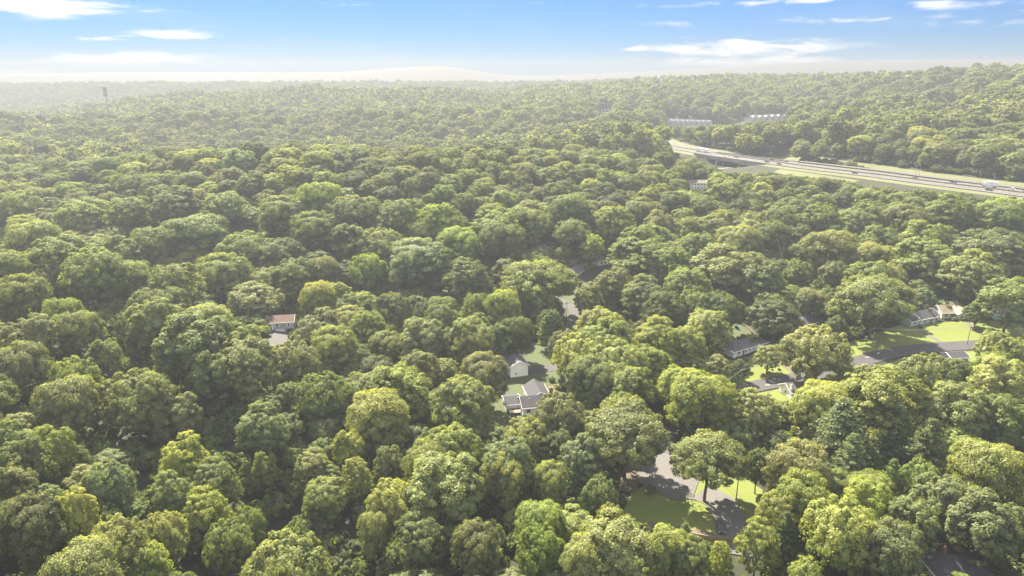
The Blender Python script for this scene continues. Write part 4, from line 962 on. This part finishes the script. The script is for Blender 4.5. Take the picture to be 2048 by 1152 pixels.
HC = [(1324,-7.8,'w','white car left of the semi truck'),(1341,-4.2,'w','white car following behind the semi truck on the highway'),(1436,-7.8,'w','white car just in front of the semi truck'),(1480,-4.2,'k','dark car crossing the highway bridge'),
      (1469,-11.4,'w','white car on the near side of the bridge'),(1531,7.8,'r','dark red car just past the bridge on the far lanes'),(1547,-7.8,'k','dark car right of the bridge beside the lone green tree'),(1577,-11.4,'k','dark car second right of the bridge on near lanes'),
      (1720,-7.8,'k','lone dark car midway along the open highway'),(1823,4.2,'r','dark red car on far lanes beside two lamp poles'),(1896,7.8,'k','dark car on far lanes left of the box truck'),(1990,-7.8,'k','dark car on near lanes right of the box truck'),
      (2011,7.8,'w','white car on far lanes right of the box truck'),(2041,4.2,'s','silver car at the right edge of the highway')]
for u, off, k, lb_ in HC:
    p, rz = on_highway(u, off); c = get_car(k); place(c, p.x, p.y, ZH+.03, rz + (math.pi if off > 0 else 0)); tag(c, lb_, 'car', 'cars driving on the highway')
def make_truck(Lt, label, cat, semi=True):
    r = empty('semi_truck' if semi else 'box_truck', (0,0,0), 0, label, cat); b = MB(); b.box(-Lt, 0, -1.3, 1.3, 1.15, 4.05); b.build('trailer' if semi else 'cargo_box', PW, r)
    b = MB(); profile(b, [(.4,.6),(3.4 if semi else 2.2,.6),(3.4 if semi else 2.2,1.7),(2.2 if semi else 2.0,1.95),(1.9,3.0),(.4,3.6 if semi else 3.0)], -1.2, 1.2, .1); b.build('cab', PW, r)
    b = MB(); b.add([(2.22,-.95,2.0),(2.22,.95,2.0),(1.94,.9,2.9),(1.94,-.9,2.9)], [(0,1,2,3)]); b.build('windscreen', GLASS, r)
    b = MB(); b.box(-Lt+.2, .4, -.5, .5, .8, 1.14); b.build('chassis', DMETAL, r)
    for x in ([2.4, .2, -.9, -Lt+1.2, -Lt+2.4] if semi else [1.4, -Lt+1.5]):
        for y in (-1.15, 1.15):
            w_ = link_mesh('wheel', WHM, r); w_.location = (x, y, .5); w_.scale = (1.47, 1.6, 1.47)
    return r
p, rz = on_highway(1420, -4.2); place(make_truck(15.5, 'white semi truck with long trailer on the highway', 'truck'), p.x, p.y, ZH+.03, rz)
p, rz = on_highway(1961, 7.8); place(make_truck(7, 'white box truck on the far lanes near the right edge', 'truck', False), p.x, p.y, ZH+.03, rz+math.pi)
p = hit(1441, 1060); c = get_car('K'); q = hit(1437, 1040); place(c, p.x, p.y, p.z+.3, math.atan2(p.y-q.y, p.x-q.x)); tag(c, 'dark suv parked in tree shade on the drive by the lone oak', 'suv')
p = hit(1240, 778); c = get_car('w'); place(c, p.x, p.y, p.z+.25, 2.6); tag(c, 'white car parked in deep shade among trees beside the lane', 'car')
for k in range(9):
    p = hit(1430 + k*7, 252 + rnd.uniform(-1, 1)); c = get_car(rnd.choice('wsw')); place(c, p.x, p.y, p.z + .2, 1.2); tag(c, ORD[k] + ' small pale car in the parking lot between the apartment rows', 'car', 'cars in the apartment parking lot')
for k, cr_ in CARS.items():
    if k not in used:
        for ch in list(cr_.children_recursive): bpy.data.objects.remove(ch)
        bpy.data.objects.remove(cr_)
# covered trailer by the road
p = hit(1962, 706); r = empty('covered_trailer', (p.x, p.y, p.z), .9, 'white box camper trailer parked by the bend of the street', 'trailer')
b = MB(); profile(b, [(-3,.6),(3,.6),(3.2,1.6),(2.8,2.7),(-2.8,2.8),(-3,2.4)], -1.2, 1.2, .12); b.build('body', PW, r)
b = MB(); b.box(-1, .4, -1.24, -1.2, 1.4, 2.0); b.build('window', GLASS, r); b = MB(); b.tube([(3, 0, .6), (4.3, 0, .5)], .08, 6); b.build('drawbar', DMETAL, r)
for y in (-1.1, 1.1): w_ = link_mesh('wheel', WHM, r); w_.location = (-.3, y, .34)

# ------------------------------------------------------------------ poles, wires, fence, small things
def lamp(u, vb, hpx, label, far=True):
    p = plane_pt(u, vb, ZH); H_ = max(8.5, hpx * p.y / FPX * .97); r = empty('highway_lamp', (p.x, p.y, Tz(p.x, p.y)), 0, label, 'lamp post', 'lamp posts along the highway')
    H_ += ZH - r.location.z; b = MB(); b.tube([(0,0,-.5), (0,0,H_)], [.16, .09], 6); b.build('pole', METAL, r)
    b = MB(); b.tube([(0,0,H_), (-1.2,-1.0,H_+.3)], .06, 5); b.build('arm', METAL, r); b = MB(); b.box(-1.9, -1.1, -1.2, -.85, H_+.2, H_+.38); b.build('lamp_head', METAL, r)
for u, vb, hp_, lb_ in [(1415,299,14,'lamp post behind the semi truck'),(1541,320,21,'tall lamp post right of the bridge'),(1635,320,10,'leftmost lamp post on the grass verge'),(1651,322,11,'second lamp post on the grass verge'),(1667,324,14,'third lamp post on the grass verge'),
                        (1743,336,14,'lamp post on the verge below the wooded hill'),(1831,357,26,'tallest lamp post of the pair midway along the highway'),(1838,352,16,'shorter lamp post of the pair midway along the highway'),(1958,368,16,'lamp post behind the box truck'),(1985,374,25,'tall lamp post just right of the box truck')]:
    lamp(u, vb, hp_, lb_)
def upole(u, vb, H_, label, transformer=False, rz=0.0):
    p = hit(u, vb); r = empty('utility_pole', p, rz, label, 'utility pole', 'utility poles'); b = MB(); b.tube([(0,0,-1), (0,0,H_)], [.17, .11], 8); b.build('pole', WOODP, r)
    b = MB(); b.box(-1.1, 1.1, -.16, -.06, H_-.9, H_-.76); b.build('crossarm', WOODP, r)
    for x in (-.95, -.35, .35, .95): b = MB(); b.tube([(x, -.11, H_-.76), (x, -.11, H_-.55)], .05, 6); b.build('insulator', TRIM, r)
    if transformer: b = MB(); b.tube([(.0, -.42, H_-3.2), (0, -.42, H_-2.2)], .3, 10); b.build('transformer', PG, r)
    return Vector((p.x, p.y, p.z + H_ - .6))
A1 = upole(1472, 1001, 8.5, 'wooden utility pole standing right of the lone oak', rz=.8); A2 = upole(1133, 643, 10, 'thin utility pole standing beside the lane', rz=.3)
A3 = upole(1743, 691, 8.5, 'utility pole with grey transformer left of the street bend', True, .4); A4 = upole(1934, 690, 9, 'utility pole near the street bend below the cream cottage', rz=.4)
A5 = upole(1345, 868, 9.5, 'utility pole half hidden above the turning circle', rz=.6); A6 = upole(1862, 1140, 8, 'leaning utility pole beside the bottom right roof'); A7 = upole(1480, 780, 9, 'utility pole at the corner of the curving street', rz=.4)
def wire(a, b_, label, off=0.0):
    m_ = MB()
    for dx in (-.8, .8):
        pts = [a.lerp(b_, t/10) + Vector((dx*.7, dx*.5, -1.1*4*(t/10)*(1-t/10))) for t in range(11)]; m_.tube(pts, .035, 4)
    tag(m_.build('overhead_wires', METAL), label, 'wires')
wire(A1, A5, 'pair of overhead wires crossing behind the lone oak'); wire(A5, A7, 'pair of overhead wires running over the wood to the curving street')
wire(A7, A3, 'pair of overhead wires along the curving street left half'); wire(A3, A4, 'pair of overhead wires along the curving street right half')
# tan retaining wall/fence by the track
def fence(name, pts, H_, m, label, cat='fence'):
    P = [hit(*p) for p in pts]; o = empty(name, P[0], 0, label, cat); O = P[0]
    for i in range(len(P)-1):
        a, c = P[i] - O, P[i+1] - O; d = (c-a); n_ = Vector((-d.y, d.x, 0)).normalized()*.06; b = MB()
        b.add([a-n_, c-n_, c+n_, a+n_, a-n_+Vector((0,0,H_)), c-n_+Vector((0,0,H_)), c+n_+Vector((0,0,H_)), a+n_+Vector((0,0,H_))], [(0,3,2,1),(4,5,6,7),(0,1,5,4),(1,2,6,5),(2,3,7,6),(3,0,4,7)]); b.build('fence_panel', m, o)
    for p_ in P: q = p_ - O; b = MB(); b.box(q.x-.09, q.x+.09, q.y-.09, q.y+.09, q.z-.3, q.z+H_+.15); b.build('post', m, o)
fence('wooden_fence', [(1370,1072),(1397,1078),(1424,1083),(1452,1085),(1482,1088)], 1.5, WOODF, 'low tan board fence below the drive with the parked car')
fence('wooden_fence', [(1450,622),(1465,640),(1490,655),(1512,675),(1535,692),(1556,712)], 1.4, WOODP, 'dark board fence running behind the long white ranch house')
def gbox(name, u, v, dims, m, label, cat, extra=None, rz=0.3):
    p = hit(u, v); r = empty(name, p, rz, label, cat); return r
r = gbox('mailbox', 1756, 712, None, None, 'white mailbox on the street verge left of the bend', 'mailbox'); b = MB(); b.tube([(0,0,0),(0,0,1.1)], .06, 6); b.build('post', WOODP, r)
b = MB(); profile(b, [(-.3,1.1),(.3,1.1),(.3,1.35),(.2,1.45),(-.2,1.45),(-.3,1.35)], -.13, .13); b.build('box', TRIM, r)
r = gbox('wheelie_bin', 1475, 659, None, None, 'blue bin standing behind the long white ranch house', 'bin'); b = MB(); profile(b, [(-.45,0),(.45,0),(.55,1.3),(-.55,1.3)], -.5, .5); b.build('body', BLUEP, r)
b = MB(); b.box(-.6, .6, -.56, .56, 1.302, 1.4); b.build('lid', BLUEP, r)
for u, v, lb_ in [(1535,772,'pale kerb stone on the near side of the street'),(1735,716,'pale drain cover kerb left of the transformer pole')]:
    p = hit(u, v); tag(MB().box(-.9, .9, -.35, .35, 0, .3).build('kerb_inlet', FOUND, loc=(p.x, p.y, p.z+.1)), lb_, 'kerb inlet')
# dead tree with bare pale limbs
def dead_tree(u, v, H_, label, seed):
    rr_ = random.Random(seed); p = hit(u, v); r = empty('dead_tree', p, 0, label, 'dead tree'); b = MB(); b.tube([(0,0,-1), (.2,0,H_*.4), (.1,.2,H_*.75)], [.34, .24, .14], 7); b.build('trunk', BARE, r)
    for k in range(9):
        z0 = H_*rr_.uniform(.3, .72); a = rr_.uniform(0, 6.28); l_ = rr_.uniform(2.5, 4.5); e = Vector((math.cos(a)*l_*.6, math.sin(a)*l_*.6, z0 + l_*1.5)); s_ = Vector((.1, .1, z0)); b = MB()
        md_ = s_.lerp(e, .5) + Vector((rr_.uniform(-.4,.4), rr_.uniform(-.4,.4), -.3)); b.tube([s_, md_, e], [.15, .11, .05], 5)
        for q in range(3):
            f_ = s_.lerp(e, rr_.uniform(.4, .8)); g_ = f_ + Vector((rr_.uniform(-1.5,1.5), rr_.uniform(-1.5,1.5), rr_.uniform(1, 2.4))); b.tube([f_, g_], [.07, .03], 4)
        b.build('branch', BARE, r)
dead_tree(1556, 545, 18, 'bare dead tree with pale forked branches among green crowns', 3); dead_tree(1592, 540, 15, 'smaller bare dead tree right of the larger one', 5)
# garden shrubs that stand by themselves
def shrub(u, v, Rr, h_, tone, label, me=None):
    p = hit(u, v); r = empty('shrub', p, rnd.uniform(0, 6), label, 'shrub', 'garden shrubs'); o = link_mesh('foliage', SHR[0] if tone == 'g' else SHR[1], r); r.scale = (Rr/2.4, Rr/2.4, h_/3.6)
    b = MB(); b.tube([(0,0,-.3),(0,0,1.6)], [.12,.06], 6); b.build('stem', BARK, r)
for a in [(1302,985,1.6,2,'d','dark shrub at the edge of the turning circle'),(1104,763,1.5,1.8,'d','dark shrub right of the hip roofed house'),(1118,778,1.8,2,'g','rounded shrub by the path right of the brick chimney'),
          (1020,803,1.2,2.2,'g','shrub at the porch corner of the grey roofed house'),(1470,727,1.4,1.6,'d','leftmost shrub under the ranch house windows'),(1490,722,1.3,1.5,'d','shrub below the middle windows of the ranch house'),(1508,716,1.2,1.4,'g','shrub right of the ranch house door'),
          (1842,655,1.1,1.3,'d','dark shrub at the step of the pale blue cottage'),(1868,650,1.2,1.5,'d','shrub at the right corner of the pale blue cottage'),(1907,641,1.6,1.6,'d','dark shrub between the two cream gables'),
          (1158,572,1.8,2.6,'d','dark shrub in front of the dark roofed house'),(1140,585,1.8,2.6,'d','shrub left in front of the dark roofed house'),(2010,648,2,2.4,'g','shrub in front of the pale green house'),
          (1748,742,1.2,1.4,'g','small shrub on the strip below the street')]: shrub(*a)

# ------------------------------------------------------------------ haze
hb = MB(); hb.box(-5700, 5700, -700, 4420, -14, 180)
hm = bpy.data.materials.new('haze_air'); hm.use_nodes = True; t = hm.node_tree; t.nodes.clear(); o = N(t, 'ShaderNodeOutputMaterial'); pv = N(t, 'ShaderNodeVolumePrincipled')
pv.inputs['Color'].default_value = (.262, .288, .335, 1); pv.inputs['Density'].default_value = .00041; pv.inputs['Anisotropy'].default_value = .2
t.links.new(pv.outputs[0], o.inputs['Volume'])
ho = hb.build('haze', hm); tag(ho, kind='stuff')
